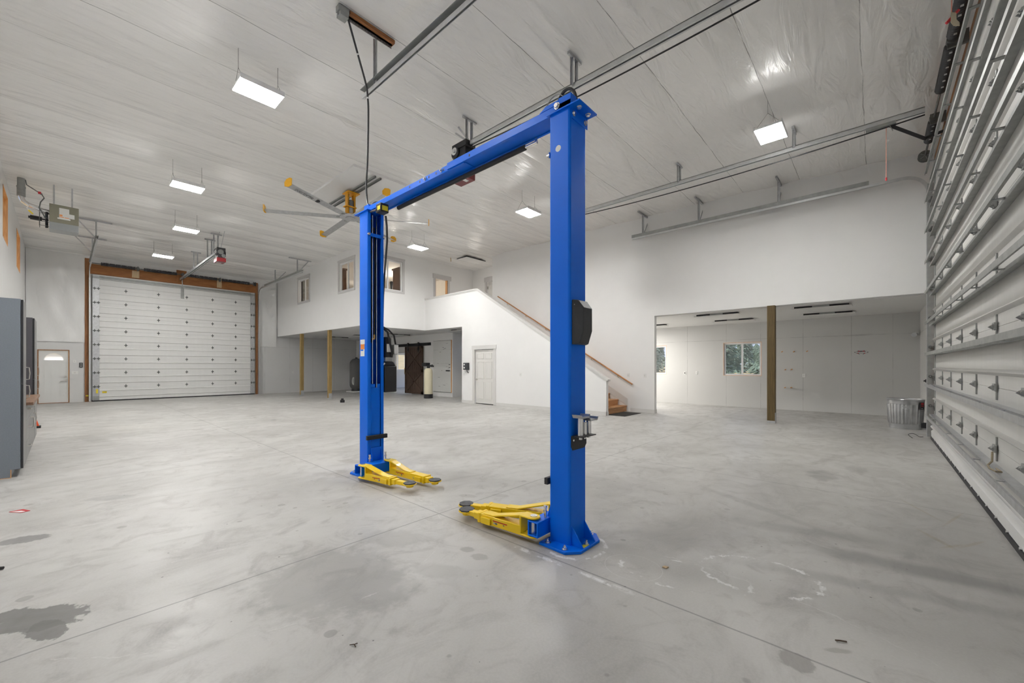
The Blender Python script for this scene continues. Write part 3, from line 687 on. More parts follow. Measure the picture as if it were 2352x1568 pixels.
def track(label, P0, x_wall, sgn, y, zt, xe, hang, hz, group='garage door tracks', side=1):
    """vertical rail, quarter bend and horizontal run. sgn: direction of run along x"""
    t = thing('door_track', label, 'door track', (x_wall, y, 0), group)
    R = .38
    def prof_sweep(pts, w=.055, d=.03):
        mb = MB(); rings = []
        for i, p in enumerate(pts):
            a = Vector(pts[max(i - 1, 0)]); b = Vector(pts[min(i + 1, len(pts) - 1)])
            d_ = (b - a).normalized(); nrm = Vector((0, 1, 0)); q = d_.cross(nrm).normalized()
            c = Vector(p)
            rings.append([c + q * u + nrm * v for u, v in ((-w / 2, -d / 2), (w / 2, -d / 2), (w / 2, -d / 2 + .006), (-w / 2 + .006, -d / 2 + .006), (-w / 2 + .006, d / 2 - .006), (w / 2, d / 2 - .006), (w / 2, d / 2), (-w / 2, d / 2))])
        return mb.loft(rings)
    obj('vertical_rail', prof_sweep([(x_wall, y, .02), (x_wall, y, (zt - R) / 2), (x_wall, y, zt - R)]).box(x_wall - sgn * .06, x_wall - sgn * .04, y - .02, y + .035, .02, zt - R), M['galvlight'], t)
    arc = [(x_wall + sgn * R * (1 - math.cos(a)), y, zt - R + R * math.sin(a)) for a in [PI / 2 * k / 10 for k in range(11)]]
    obj('curved_rail', prof_sweep(arc), M['galvlight'], t)
    obj('horizontal_rail', prof_sweep([(x_wall + sgn * R, y, zt), ((x_wall + xe) / 2, y, zt), (xe, y, zt)], .06, .035), M['galvlight'], t)
    a0, a1 = sorted((x_wall + sgn * .9, xe))
    obj('stiffening_angle', MB().box(a0, a1, y - .02 * side, y - .026 * side, zt + .02, zt + .11).box(a0, a1, y - .02 * side, y + .05 * side, zt + .084, zt + .09), M['galvdull'], t)
    for hx, kind_ in hang:
        c = cz(hx) - .03
        mb = MB().box(hx - .025, hx + .025, y - .004, y + .004, zt + .03, c).box(hx - .025, hx - .019, y - .03, y + .004, zt + .03, c)
        if kind_ >= 1: mb.bar((hx, y + .01, zt + .05), (hx, y + .45 * hz, c - .02), .035, .006, (1, 0, 0))
        if kind_ >= 2: mb.box(hx - .02, hx + .02, y - .35 if hz > 0 else y - .5, y + .55 if hz > 0 else y + .35, c - .045, c - .005)
        obj('hanger', mb, M['galv'], t)
    return t
track('galvanised track at the left edge of the far garage door', 0, XF + .16, 1, .70, 5.36, -17.8, [(-18.2, 2), (-20.6, 2)], -1, side=-1)
track('galvanised track at the right edge of the far garage door, ending by the loft window', 0, XF + .16, 1, 6.68, 5.36, -17.8, [(-18.3, 2), (-21.0, 1)], 1)

def springs(label, x, z, y0, y1, segs, plates, drums, loc, orange=False):
    t = thing('torsion_spring_shaft', label, 'torsion springs', loc)
    obj('shaft', MB().cyl((x, y0, z), (x, y1, z), .016, 10), M['dark_steel'], t)
    for a, b_ in segs:
        n = int((b_ - a) / .022); pr = []
        mb = MB(); rings = []
        prof = []
        for i in range(n + 1):
            yy = a + (b_ - a) * i / n; r = .070 if i % 2 else .060
            prof.append((r, yy))
        k = 14
        for r, yy in prof: rings.append([Vector((x + r * math.cos(2 * PI * q / k), yy, z + r * math.sin(2 * PI * q / k))) for q in range(k)])
        s = obj('spring', mb.loft(rings), (M['charcoal'], M['galvlight']), t)
        for i in range(2, n - 2, 8):
            for q in (1, 5, 10):
                s.data.polygons[i * k + q].material_index = 1
    for yy in plates:
        obj('bearing_plate', MB().box(x - .05, x + .14, yy - .02, yy + .02, z - .1, z + .07).cyl((x, yy - .05, z), (x, yy + .05, z), .06, 14), M['dark_steel'], t)
    for yy in drums:
        d = obj('cable_drum', MB().cyl((x, yy - .03, z), (x, yy + .03, z), .085, 22).cyl((x, yy - .045, z), (x, yy - .035, z), .105, 22).cyl((x, yy + .035, z), (x, yy + .045, z), .105, 22), M['dark_steel'], t)
        mb = MB()
        for q in range(5):
            aa = 2 * PI * q / 5; mb.bar((x, yy - .05, z), (x + .08 * math.cos(aa), yy - .05, z + .08 * math.sin(aa)), .012, .02, (0, 1, 0))
        obj('spoke', mb, M['galvdull'], d)
    return t
springs('black coiled spring shaft along the orange header above the far garage door', XF + .16, 5.58, .75, 6.55, [(1.02, 2.05), (2.32, 3.42), (3.80, 4.92), (5.12, 6.25)], (2.12, 3.62, 5.02), (6.48,), (XF + .16, 3.6, 5.5))

# ================================================================== WIDE RIGHT DOOR
XD = .87
wd = thing('garage_door', 'very wide off-white garage door along the right side with ladder-like steel struts', 'garage door', (XD, 7.2, 0), kind='thing')
JZ = [.645 + .585 * k for k in range(8)]      # section joints
tops = [.03] + JZ + [5.28]
for k in range(9):
    z0, z1 = tops[k], tops[k + 1] - .003
    rz = (z1 - .585) + .15
    prof = [(XD + .045, z0), (XD, z0)]
    if rz - .03 > z0: prof += [(XD, rz - .03), (XD - .022, rz - .012), (XD - .032, rz), (XD - .022, rz + .012), (XD, rz + .03)]
    prof += [(XD, z1), (XD + .045, z1)]
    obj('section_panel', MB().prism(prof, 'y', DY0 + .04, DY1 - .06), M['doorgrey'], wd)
    zs_ = rz + .285                         # ladder strut
    mb = MB()
    xa, xb = XD - .07, XD - .165
    mb.box(xa, XD, DY0 + .06, DY1 - .08, zs_ - .004, zs_ + .004).box(xa - .004, xa + .004, DY0 + .06, DY1 - .08, zs_ - .028, zs_ + .006)
    mb.box(xb + .003, xb + .035, DY0 + .06, DY1 - .45, zs_ - .004, zs_ + .004).box(xb, xb + .006, DY0 + .06, DY1 - .45, zs_ - .028, zs_ + .028)
    y = 4.02
    while y < DY1 - .7:
        mb.box(xb + .012, xa + .002, y + .12, y + .17, zs_ - .01, zs_ - .002); y += 1.045
    obj('strut', mb, M['galvdull'] if k > 1 else M['galv'], wd)
for k, zz in enumerate(JZ):
    y = 3.88
    while y < DY1 - .6:
        h = MB()
        h.box(XD - .012, XD, y - .02, y + .02, zz - .115, zz + .115)
        h.prism([(XD, zz - .045), (XD - .06, zz + .0), (XD, zz + .05)], 'y', y - .026, y - .021).prism([(XD, zz - .045), (XD - .06, zz), (XD, zz + .05)], 'y', y + .021, y + .026)
        h.cyl((XD - .03, y - .045, zz + .005), (XD - .03, y + .045, zz + .005), .016, 8)
        h.box(XD - .028, XD - .012, y - .05, y + .05, zz - .03, zz + .04)
        obj('hinge', h, M['galvdull'], wd); y += 1.045
    h = hinge_mb(XD - .004, DY1 - .16, zz, -1, .05, .08); h.cyl((XD - .05, DY1 - .2, zz), (XD - .05, DY1 + .1, zz), .012, 8).cyl((XD - .05, DY1 + .06, zz), (XD - .05, DY1 + .1, zz), .03, 12)
    obj('roller_hinge', h, M['dark_steel'], wd)
obj('end_stile', MB().box(XD - .008, XD + .0, DY1 - .26, DY1 - .06, .04, 5.26), M['galvdull'], wd)
obj('bottom_rail', MB().prism([(XD, .04), (XD - .045, .05), (XD - .05, .16), (XD - .02, .19), (XD - .06, .24), (XD - .05, .27), (XD, .28)], 'y', DY0 + .05, DY1 - .07), M['doorwhite'], wd)
mb = MB().box(XD - .055, XD + .04, DY0 + .04, DY1 - .06, 0, .045)
obj('bottom_seal', mb, M['softblack'], wd)
mb = MB(); y = DY0 + .2
while y < DY1 - .1: mb.cyl((XD - .062, y, .06), (XD - .044, y, .06), .011, 8); y += .42
obj('seal_screws', mb, M['chrome'], wd)
obj('lift_rope', MB().tube([(XD - .04, 5.92, .62), (XD - .05, 5.86, .54), (XD - .09, 5.76, .515), (XD - .10, 5.60, .513), (XD - .08, 5.47, .513), (XD - .05, 5.48, .513), (XD - .06, 5.60, .518)], .008, 8), M['rope'], wd)

track('galvanised track of the wide right door running along the tall white rear wall', 0, XD - .07, -1, 11.70, 5.34, -5.56, [(-5.2, 2), (-3.6, 2), (-1.75, 2)], 1)
t4 = track('galvanised track overhead near the camera, ending beside the hanging black cable', 0, XD - .07, -1, 2.93, 5.36, -5.56, [(-5.2, 0)], 1, side=-1)
springs('black torsion spring shaft above the wide right door, beside the ceiling corner', .74, 5.62, 3.0, 11.7, [(3.6, 4.9), (5.4, 7.5), (7.75, 8.9), (9.95, 10.75)], (5.2, 7.62, 9.82), (11.5,), (.74, 7.3, 5.45))
struct('trim_11', MB().box(.90, .95, 2.9, 11.9, 5.3, 5.72).box(.88, .95, 11.54, 11.62, 0, 5.5), M['firv'])
struct('trim_12', MB().box(.78, .95, 11.62, 11.66, .02, 5.1), M['galvdull'])

# ================================================================== OPENERS
def opener(label, y, z, x0, x1, sgn, hangers, loc, group='garage door openers', chain=.2, motor=True, cover=.64):
    """rail from x0 (door end) to x1 (motor end)"""
    t = thing('door_opener', label, 'garage door opener', loc, group)
    a, b_ = sorted((x0, x1))
    obj('rail', MB().box(a, b_, y - .04, y + .04, z + .03, z + .04).box(a, b_, y - .04, y - .034, z - .03, z + .04).box(a, b_, y + .034, y + .04, z - .03, z + .04).box(a, b_, y - .04, y - .015, z - .036, z - .03).box(a, b_, y + .015, y + .04, z - .036, z - .03), M['galvlight'], t)
    n = 20
    obj('drive_chain', MB().tube([(a + (b_ - a) * i / n, y, z - .075 - chain * .5 * (1 - (2 * i / n - 1) ** 2)) for i in range(n + 1)], .011, 6), M['black'], t)
    s = sgn; cd_ = cover
    if motor:
        mx = x1
        hd = obj('motor_head', MB().box(mx - .02, mx + s * .42, y - .12, y + .12, z - .06, z + .05).cyl((mx + s * .32, y - .13, z - .12), (mx + s * .32, y + .13, z - .12), .1, 20).box(mx + s * .06, mx + s * .40, y - .1, y + .1, z - cd_ + .1, z - .06), M['black'], t, bev=.01)
        obj('pulley', MB().cyl((mx + s * .32, y - .15, z - .10), (mx + s * .32, y - .13, z - .10), .07, 20).cyl((mx + s * .32, y - .17, z - .10), (mx + s * .32, y - .15, z - .10), .03, 14).cyl((mx + s * .43, y - .04, z - .12), (mx + s * .45, y - .04, z - .12), .05, 14), M['chrome'], hd)
        obj('cooling_fan', MB().cyl((mx + s * .42, y - .02, z - .10), (mx + s * .46, y - .02, z - .10), .08, 18).cyl((mx + s * .42, y + .06, z - .22), (mx + s * .47, y + .06, z - .22), .06, 14), M['dark_steel'], hd)
        cv = obj('red_cover', MB().box(mx + s * .04, mx + s * .44, y - .13, y + .13, z - cd_, z - cd_ + .13), M['red'], t, bev=.008)
        obj('name_strip', MB().box(mx + s * .12, mx + s * .2, y - .09, y + .05, z - cd_ - .003, z - cd_ + .001), M['paper'], cv)
    for hx, two in hangers:
        c = cz(hx) - .03; mb = MB()
        for q in (-.06, .06):
            mb.box(hx - .02, hx + .02, y + q - .003, y + q + .003, z, c).box(hx - .02, hx - .015, y + q - .03, y + q, z, c)
        mb.box(hx - .02, hx + .02, y - .16, y + .16, c - .04, c)
        if two: mb.bar((hx, y, z + .05), (hx + .35 * s, y + .02, c), .035, .006, (0, 1, 0)).bar((hx, y + .1, z + .02), (hx + .55 * s, y + .12, c), .035, .006, (0, 1, 0))
        obj('hanger', mb, M['galv'], t)
    return t
op1 = opener('garage door opener rail overhead, its motor peeking over the blue lift beam', 5.05, 5.56, .6, -5.55, -1, [(-5.6, 1), (-3.3, 0), (-.9, 0)], (-2.5, 5.05, 5.5))
op2 = opener('garage door opener rail on the right, running below the single white lamp', 9.33, 5.58, .6, -6.0, -1, [(-5.9, 0), (-3.3, 0), (-1.15, 0)], (-2.7, 9.33, 5.5))
op3 = opener('garage door opener with red-bottomed motor in front of the far garage door', 3.55, 5.36, XF + .25, -16.75, 1, [(-17.0, 1), (-17.9, 0), (-20.2, 0)], (-20, 3.55, 5.3), chain=.05, cover=.42)
arm = MB().bar((.18, 9.33, 5.5), (.62, 9.33, 5.1), .05, .012, (0, 1, 0)).bar((.6, 9.33, 5.12), (.83, 9.33, 5.17), .045, .012, (0, 1, 0))
obj('door_arm', arm, M['black'], op2); obj('trolley', MB().box(-.12, .26, 9.28, 9.38, 5.49, 5.54).bar((.18, 9.33, 5.5), (.22, 9.33, 5.4), .04, .008), M['galvdull'], op2)
rc = obj('release_cord', MB().cyl((.14, 9.33, 5.49), (.14, 9.33, 4.63), .0045, 6), M['cord'], op2)
obj('tip', MB().cyl((.14, 9.33, 4.63), (.14, 9.33, 4.58), .012, 8), M['redbright'], rc)

# ================================================================== TWO-POST LIFT
LY0, LY1, LH = 2.665, 2.905, 3.50
lift = thing('two_post_lift', 'blue two-post car lift with yellow swing arms, in the middle of the floor', 'car lift', (-3.47, 2.785, 0))
def cprofile(xb, xo):
    """C channel, back at xb, open lips at xo"""
    s = 1 if xo > xb else -1; t = .009; r = .018; lip = .045
    y0, y1 = LY0, LY1
    out = [(xo, y0 + lip), (xo, y0 + r * .4), (xo - s * r * .6, y0), (xb + s * r, y0), (xb + s * r * .3, y0 + r * .3), (xb, y0 + r), (xb, y1 - r), (xb + s * r * .3, y1 - r * .3), (xb + s * r, y1), (xo - s * r * .6, y1), (xo, y1 - r * .4), (xo, y1 - lip)]
    inn = [(xo - s * t, y1 - lip), (xo - s * t, y1 - t), (xb + s * t, y1 - t), (xb + s * t, y0 + t), (xo - s * t, y0 + t), (xo - s * t, y0 + lip)]
    return out + inn
def column(xb, xo):
    s = 1 if xo > xb else -1
    mb = MB().prism(cprofile(xb, xo), 'z', .02, LH)
    c = obj('column', mb, M['blue'], lift, smooth=12)
    # base plate with gussets
    X = lambda d: xb - s * d
    bp = MB().prism([(X(-.23), LY0 - .1), (X(.03), LY0 - .115), (X(.115), LY0 - .02), (X(.115), LY1 + .02), (X(.03), LY1 + .115), (X(-.23), LY1 + .1)], 'z', 0, .022)
    obj('base_plate', bp, M['blue'], c, bev=.003)
    for yy in (LY0 + .03, LY1 - .03):
        obj('gusset', MB().prism([(X(0), .022), (X(.105), .022), (X(0), .17)], 'y', yy - .005, yy + .005), M['blue'], c)
    obj('gusset', MB().prism([(LY1, .022), (LY1 + .09, .022), (LY1, .17)], 'x', X(-.08), X(-.07)), M['blue'], c)
    for bx_, by in ((X(-.17), LY0 - .06), (X(.0), LY0 - .07), (X(.075), LY0 + .12), (X(.0), LY1 + .07), (X(-.17), LY1 + .06)):
        obj('anchor_bolt', MB().cyl((bx_, by, .022), (bx_, by, .04), .017, 6).cyl((bx_, by, .04), (bx_, by, .055), .009, 10).cyl((bx_, by, .022), (bx_, by, .026), .024, 16), M['chrome'], c)
    # top plate and angle bracket
    obj('top_plate', MB().box(xo + s * .02, X(.10), LY0 - .02, LY1 + .005, LH - .02, LH - .008).box(X(0), X(.008), LY0 + .02, LY1 + .01, LH - .10, LH - .012), M['blue'], c, bev=.002)
    for p in ((X(.008), LY0 + .045), (X(.008), LY1 - .03)):
        obj('bolt', MB().cyl((p[0], p[1], LH - .06), (X(.022), p[1], LH - .06), .016, 6).cyl((p[0], p[1], LH - .06), (X(.012), p[1], LH - .06), .022, 14), M['chrome'], c)
    for p in (LY0 + .05, LY1 - .06):
        obj('bolt', MB().cyl((X(.055), p, LH - .02), (X(.055), p, LH - .036), .016, 6).cyl((X(.055), p, LH - .02), (X(.055), p, LH - .024), .022, 14), M['chrome'], c)
    # carriage
    cs = MB()
    xi = xo - s * .012
    cs.box(xi, xi - s * .10, LY0 + .05, LY1 - .05, .09, 1.15)
    cs.box(xi, xi - s * .10, LY0 + .05, LY0 + .115, 1.15, 1.20).box(xi, xi - s * .10, LY1 - .085, LY1 - .05, 1.15, 1.20)
    ca = obj('carriage', cs, M['blue'], lift, bev=.006)
    ta, tb = (2.53, 3.04) if s < 0 else (2.48, 2.91)
    blk = MB().box(xo - s * .02, xo + s * .06, LY0 + .02, min(LY1 - .02, tb - .01), .075, .17)
    x0_, x1_ = xo + s * .02, xo + s * (.125 if s < 0 else .20)
    tq = [(x0_, .06), (x1_, .06), (x1_, .185), (x0_, .185)]
    blk.box(x0_, x1_, ta, tb, .06, .072).box(x0_, x1_, ta, tb, .173, .185).box(x0_, x0_ + s * .012, ta, tb, .071, .174).box(x1_ - s * .012, x1_, ta, tb, .071, .174)
    obj('carriage_tube', blk, M['blue'], ca, bev=.004)
    obj('web_plate', MB().prism([(xo + s * .001, .18), (xo + s * .06, .18), (xo + s * .001, .36)], 'y', LY0 + .045, LY0 + .053).prism([(xo, .18), (xo + s * .06, .18), (xo, .36)], 'y', LY1 - .053, LY1 - .045).box(xo, xo + s * .006, LY0 + .05, LY1 - .05, .18, .36), M['blue'], ca)
    bar_ = MB().box(xo + s * .004, xo + s * .035, LY0 - .025, LY1 + .03, .47, .525)
    for k in range(4): bar_.box(xo + s * .035, xo + s * .04, LY0 - .025, LY1 + .03, .474 + k * .013, .482 + k * .013)
    obj('door_bumper', bar_, M['softblack'], ca, bev=.003)
    for yy in (LY0 + .005, LY1 - .005):
        obj('lock_pin', MB().cyl((xo + s * .05, yy, .185), (xo + s * .05, yy, .27), .011, 10).cyl((xo + s * .05, yy, .23), (xo + s * .05, yy, .245), .017, 10).cyl((xo + s * .05, yy, .27), (xo + s * .05, yy, .285), .014, 10), M['chrome'], ca)
    return c, s
cn, sn = column(-1.785, -1.982)
cf, sf = column(-5.165, -4.945)
for cc, xo, s in ((cf, -4.945, 1), (cn, -1.982, -1)):
    obj('hydraulic_cylinder', MB().cyl((xo - s * .09, LY0 + .075, 1.75), (xo - s * .09, LY0 + .075, 3.40), .032, 16), M['black'], cc)
    obj('piston_rod', MB().cyl((xo - s * .09, LY0 + .075, 1.15), (xo - s * .09, LY0 + .075, 1.75), .013, 10), M['chrome'], cc)
    obj('equaliser_cable', MB().cyl((xo - s * .045, LY0 + .095, 1.19), (xo - s * .045, LY0 + .095, 3.45), .008, 8), M['chrome'], cc)
    obj('equaliser_cable', MB().cyl((xo - s * .045, LY1 - .085, 1.15), (xo - s * .045, LY1 - .085, 3.45), .008, 8), M['chrome'], cc)
    cb = obj('tie_strap', MB().bar((xo + s * .006, LY0 + .0, 3.17), (xo + s * .006, LY1 - .0, 3.17), .008, .042), M['blue'], cc)
    for yy in (LY0 + .012, LY1 - .012):
        obj('bolt', MB().cyl((xo + s * .004, yy, 3.17), (xo + s * .03, yy, 3.17), .016, 12), M['chrome'], cb)
obj('hose', MB().tube([(-5.02, 2.80, 3.3), (-5.01, 2.81, 2.8), (-5.0, 2.80, 2.2), (-5.0, 2.79, 1.86)], .011, 8), M['black'], cf)
obj('hose_fitting', MB().cyl((-5.0, 2.79, 1.86), (-5.0, 2.79, 1.80), .013, 8).cyl((-5.0, 2.79, 1.80), (-5.0, 2.75, 1.80), .013, 8), M['brass'], cf)
obj('sight_hole', MB().cyl((-1.897, LY0 - .001, 3.19), (-1.897, LY0 + .004, 3.19), .026, 24), M['paper'], cn)
lab = obj('decal', MB().box(-5.132, -5.015, LY0 - .0015, LY0 + .001, 1.728, 1.79).box(-5.128, -5.022, LY0 - .0015, LY0 + .001, 1.568, 1.66), M['paper'], cf)
obj('orange_warning', MB().box(-5.125, -5.022, LY0 - .0018, LY0 + .001, 1.66, 1.728), M['orangelabel'], lab)
obj('blue_mark', MB().box(-5.122, -5.05, LY0 - .0022, LY0 + .001, 1.64, 1.657), M['blue'], lab)
obj('base_label', MB().box(-1.72, -1.685, 2.70, 2.79, .022, .0245), M['yellowlabel'], cn)

# crossbeam: two telescoping channels
def beam(name, xa, xb, y0, y1, z0, z1):
    mb = MB().box(xa, xb, y0, y0 + .008, z0, z1).box(xa, xb, y1 - .008, y1, z0, z1).box(xa, xb, y0 + .006, y1 - .006, z0 + .010, z0 + .016)
    mb.box(xa, xb, y0 + .001, y0 + .02, z0 + .0005, z0 + .006).box(xa, xb, y1 - .02, y1 - .001, z0 + .0005, z0 + .006)
    return obj(name, mb, M['blue'], lift, bev=.002)
bm1 = beam('crossbeam', -3.35, -1.80, 2.70, 2.89, 3.505, 3.572)
bm2 = beam('crossbeam', -5.02, -3.1, 2.712, 2.88, 3.497, 3.562)
for k, x in enumerate((-4.05, -3.85, -3.68, -3.55, -3.42, -3.0)):
    y_ = 2.712 if x < -3.35 else 2.70
    obj('slot', MB().box(x - .008, x + .008, y_ - .0012, y_ + .001, 3.522, 3.545), M['black'], bm2 if x < -3.35 else bm1)
for x in (-3.75, -3.46):
    obj('bolt', MB().cyl((x, 2.712, 3.535), (x, 2.69, 3.535), .014, 6).cyl((x, 2.712, 3.535), (x, 2.706, 3.535), .02, 12), M['chrome'], bm2)
obj('beam_end', MB().box(-1.92, -1.80, 2.70, 2.86, 3.49, 3.62).prism([(-2.12, 3.575), (-1.92, 3.575), (-1.92, 3.61), (-2.05, 3.61)], 'y', 2.70, 2.86), M['blue'], bm1, bev=.003)
obj('beam_end', MB().box(-5.12, -5.0, 2.71, 2.86, 3.49, 3.59), M['blue'], bm2, bev=.003)
obj('bolt', MB().cyl((-1.93, 2.70, 3.56), (-1.93, 2.675, 3.56), .02, 6).cyl((-1.93, 2.70, 3.56), (-1.93, 2.692, 3.56), .028, 14), M['chrome'], bm1)
sb = obj('shutoff_bar', MB().tube([(-4.55, 2.875, 3.465), (-3.4, 2.875, 3.467), (-2.42, 2.875, 3.47)], .024, 14), M['softblack'], lift)
obj('bar_end', MB().cyl((-2.44, 2.875, 3.47), (-2.28, 2.875, 3.47), .014, 10).cyl((-2.29, 2.875, 3.46), (-2.29, 2.875, 3.52), .012, 8), M['chrome'], sb)
sw = obj('shutoff_switch', MB().box(-4.72, -4.60, 2.655, 2.77, 3.38, 3.49), M['black'], lift, bev=.008)
obj('switch_label', MB().box(-4.599, -4.597, 2.675, 2.755, 3.40, 3.46).box(-4.675, -4.61, 2.652, 2.656, 3.405, 3.455), M['yellowlabel'], sw)
obj('switch_lead', MB().tube([(-4.66, 2.76, 3.36), (-4.70, 2.80, 3.25), (-4.84, 2.89, 3.12), (-4.92, 2.925, 3.0), (-4.95, 2.925, 2.8), (-5.0, 2.925, 2.4), (-5.02, 2.925, 1.95)], .013, 8), M['cable'], sw)
obj('overhead_hose', MB().tube([(-1.99, 2.79, 3.58)] + [(-1.90 - .09 * math.cos(PI * k / 12), 2.79, 3.60 + .13 * math.sin(PI * k / 12)) for k in range(13)], .013, 10), M['softblack'], bm1)
obj('overhead_hose', MB().tube([(-2.10, 2.74, 3.56)] + [(-1.98 - .10 * math.cos(PI * k / 12), 2.74, 3.58 + .11 * math.sin(PI * k / 12)) for k in range(13)], .004, 6), M['wire'], bm1)
obj('overhead_hose', MB().tube([(-4.86, 2.79, 3.55)] + [(-4.97 + .11 * math.cos(PI * k / 12), 2.79, 3.56 + .07 * math.sin(PI * k / 12)) for k in range(13)], .011, 8), M['softblack'], bm2)

def arm_(px, py, ex, ey, L1, flip):
    """swing arm from pivot to pad centre, built along +x then turned"""
    ang = math.atan2(ey - py, ex - px); L = math.hypot(ex - px, ey - py)
    T = Matrix.Translation((px, py, 0)) @ Matrix.Rotation(ang, 4, 'Z') @ Matrix.Diagonal((1, 1, .72, 1))
    w = .052
    mb = MB().box(.10, L1, -w, w, .055, .165)
    mb.prism([(L1, -w + .002), (L1, w - .002), (L1 - .0, w - .002)], 'z', .06, .16) if False else None
    rnd = [(-.055 * math.cos(PI * (k / 8 - .5)), .055 * math.sin(PI * (k / 8 - .5))) for k in range(9)]
    mb.prism(rnd + [(.13, w), (.13, -w)], 'z', .055, .075)
    mb.prism(rnd + [(.11, w), (.11, -w)], 'z', .268, .288)
    mb.box(.095, .112, -w, w, .075, .275)
    mb.prism([(.10, .288), (.10, .268), (.40, .165), (.52, .165), (.52, .178), (.41, .180)], 'y', -w * .85, w * .85)
    mb.box(L1 - .16, L1 - .05, w * flip, (w + .018) * flip, .06, .14)
    mb.box(L1 - .03, L1, -w - .006, w + .006, .05, .17)
    a = obj('swing_arm', mb.xf(T), M['yellow'], lift, bev=.006)
    obj('pivot_pin', MB().cyl((0, 0, .05), (0, 0, .297), .03, 18).xf(T), M['chrome'], a)
    obj('arm_extension', MB().box(L1 - .02, L1 + .06, -.042, .042, .07, .152).box(L1 + .05, max(L - .03, L1 + .07), -.032, .032, .078, .138).xf(T), M['yellow'], a, bev=.005)
    obj('pad_cup', MB().cyl((L, 0, .066), (L, 0, .112), .042, 18).cyl((L, 0, .110), (L, 0, .122), .078, 18).xf(T), M['yellow'], a, bev=.003)
    obj('rubber_pad', MB().cyl((L, 0, .120), (L, 0, .140), .072, 8).box(L - .05, L - .02, -.006, .006, .139, .142).box(L + .02, L + .05, -.006, .006, .139, .142).xf(T), M['charcoal'], a)
    st = MB().box(.24, .40, (w + .0005) * flip, (w + .002) * flip, .118, .130)
    obj('warning_strip', st.xf(T), M['redlabel'], a)
    st = MB().box(.27, .285, (w + .0005) * flip, (w + .002) * flip, .098, .108).cyl((.36, w * flip, .098), (.36, (w + .002) * flip, .098), .012, 14)
    obj('capacity_mark', st.xf(T), M['dark_steel'], a)
    obj('arm_screw', MB().cyl((L1 - .2, w * flip, .10), (L1 - .2, (w + .006) * flip, .10), .009, 8).xf(T), M['galv'], a)
    return a
arm_(-2.085, 2.585, -2.85, 2.535, .58, 1)          # near column, front arm
arm_(-2.085, 2.985, -2.97, 2.635, .72, 1)          # near column, rear arm
arm_(-4.775, 2.51, -3.98, 2.665, .55, -1)        # far column, front arm
arm_(-4.79, 2.875, -3.865, 2.935, .79, -1)        # far column, rear arm

# power unit on the far column
pu = obj('power_unit', MB().box(-5.10, -4.94, 2.915, 3.10, 1.08, 1.44).prism([(2.915, 1.44), (3.10, 1.44), (3.06, 1.50), (2.96, 1.50)], 'x', -5.08, -4.96), M['black'], lift, bev=.012)
obj('pump_block', MB().box(-5.06, -4.97, 2.94, 3.05, 1.50, 1.56), M['galvdull'], pu, bev=.004)
obj('motor', MB().cyl((-5.02, 2.99, 1.56), (-5.02, 2.99, 1.82), .06, 20).cyl((-5.02, 2.99, 1.82), (-5.02, 2.99, 1.835), .05, 20), M['black'], pu, bev=.003)
obj('motor_label', MB().box(-4.962, -4.957, 2.955, 3.02, 1.63, 1.74), M['paper'], pu)
obj('switch_box', MB().box(-5.03, -4.95, 3.06, 3.125, 1.60, 1.735), M['galvdull'], pu, bev=.006)
obj('switch_box_cover', MB().box(-4.95, -4.94, 3.06, 3.125, 1.605, 1.73), M['paper'], pu, bev=.003)
obj('supply_hose', MB().tube([(-4.97, 2.91, 1.95), (-4.95, 2.96, 1.90), (-4.95, 2.99, 1.78), (-4.945, 3.03, 1.62), (-4.96, 3.03, 1.56)], .014, 8), M['softblack'], pu)
obj('supply_hose', MB().tube([(-4.97, 2.90, 1.97), (-4.95, 2.98, 1.93), (-4.95, 3.06, 1.86), (-4.96, 3.09, 1.74)], .012, 8), M['softblack'], pu)

# black cover and adapter rack on the near column
XN = -1.785
r0 = [Vector((XN, y, z)) for y, z in ((2.69, 1.61), (2.69, 1.965), (2.885, 1.965), (2.885, 1.61))]
mb = MB()
prof = [(XN, 1.61), (XN + .05, 1.615), (XN + .085, 1.72), (XN + .085, 1.90), (XN + .035, 1.965), (XN, 1.965)]
prof2 = [(XN, 1.63), (XN + .045, 1.635), (XN + .075, 1.73), (XN + .075, 1.885), (XN + .03, 1.945), (XN, 1.945)]
mb.loft([[Vector((x, 2.69, z)) for x, z in [(XN, 1.61), (XN + .012, 1.61), (XN + .012, 1.70), (XN + .012, 1.90), (XN + .012, 1.965), (XN, 1.965)]],
         [Vector((x, 2.73, z)) for x, z in prof], [Vector((x, 2.86, z)) for x, z in prof],
         [Vector((x, 2.895, z)) for x, z in [(XN, 1.61), (XN + .012, 1.61), (XN + .012, 1.70), (XN + .012, 1.90), (XN + .012, 1.965), (XN, 1.965)]]])
cv = obj('pulley_cover', mb, M['charcoal'], cn, bev=.006)
for z in (1.645, 1.925): obj('cover_screw', MB().cyl((XN + .012, 2.705, z), (XN + .022, 2.705, z), .008, 10), M['chrome'], cv)
hk = obj('adapter_rack', MB().box(XN, XN + .006, 2.68, 2.90, .80, .885).prism([(2.68, .80), (2.90, .80), (2.87, .77), (2.70, .77)], 'x', XN, XN + .006).box(XN, XN + .10, 2.69, 2.895, .880, .887), M['black'], cn)
obj('rack_screw', MB().cyl((XN + .006, 2.70, .85), (XN + .014, 2.70, .85), .009, 10), M['chrome'], hk)
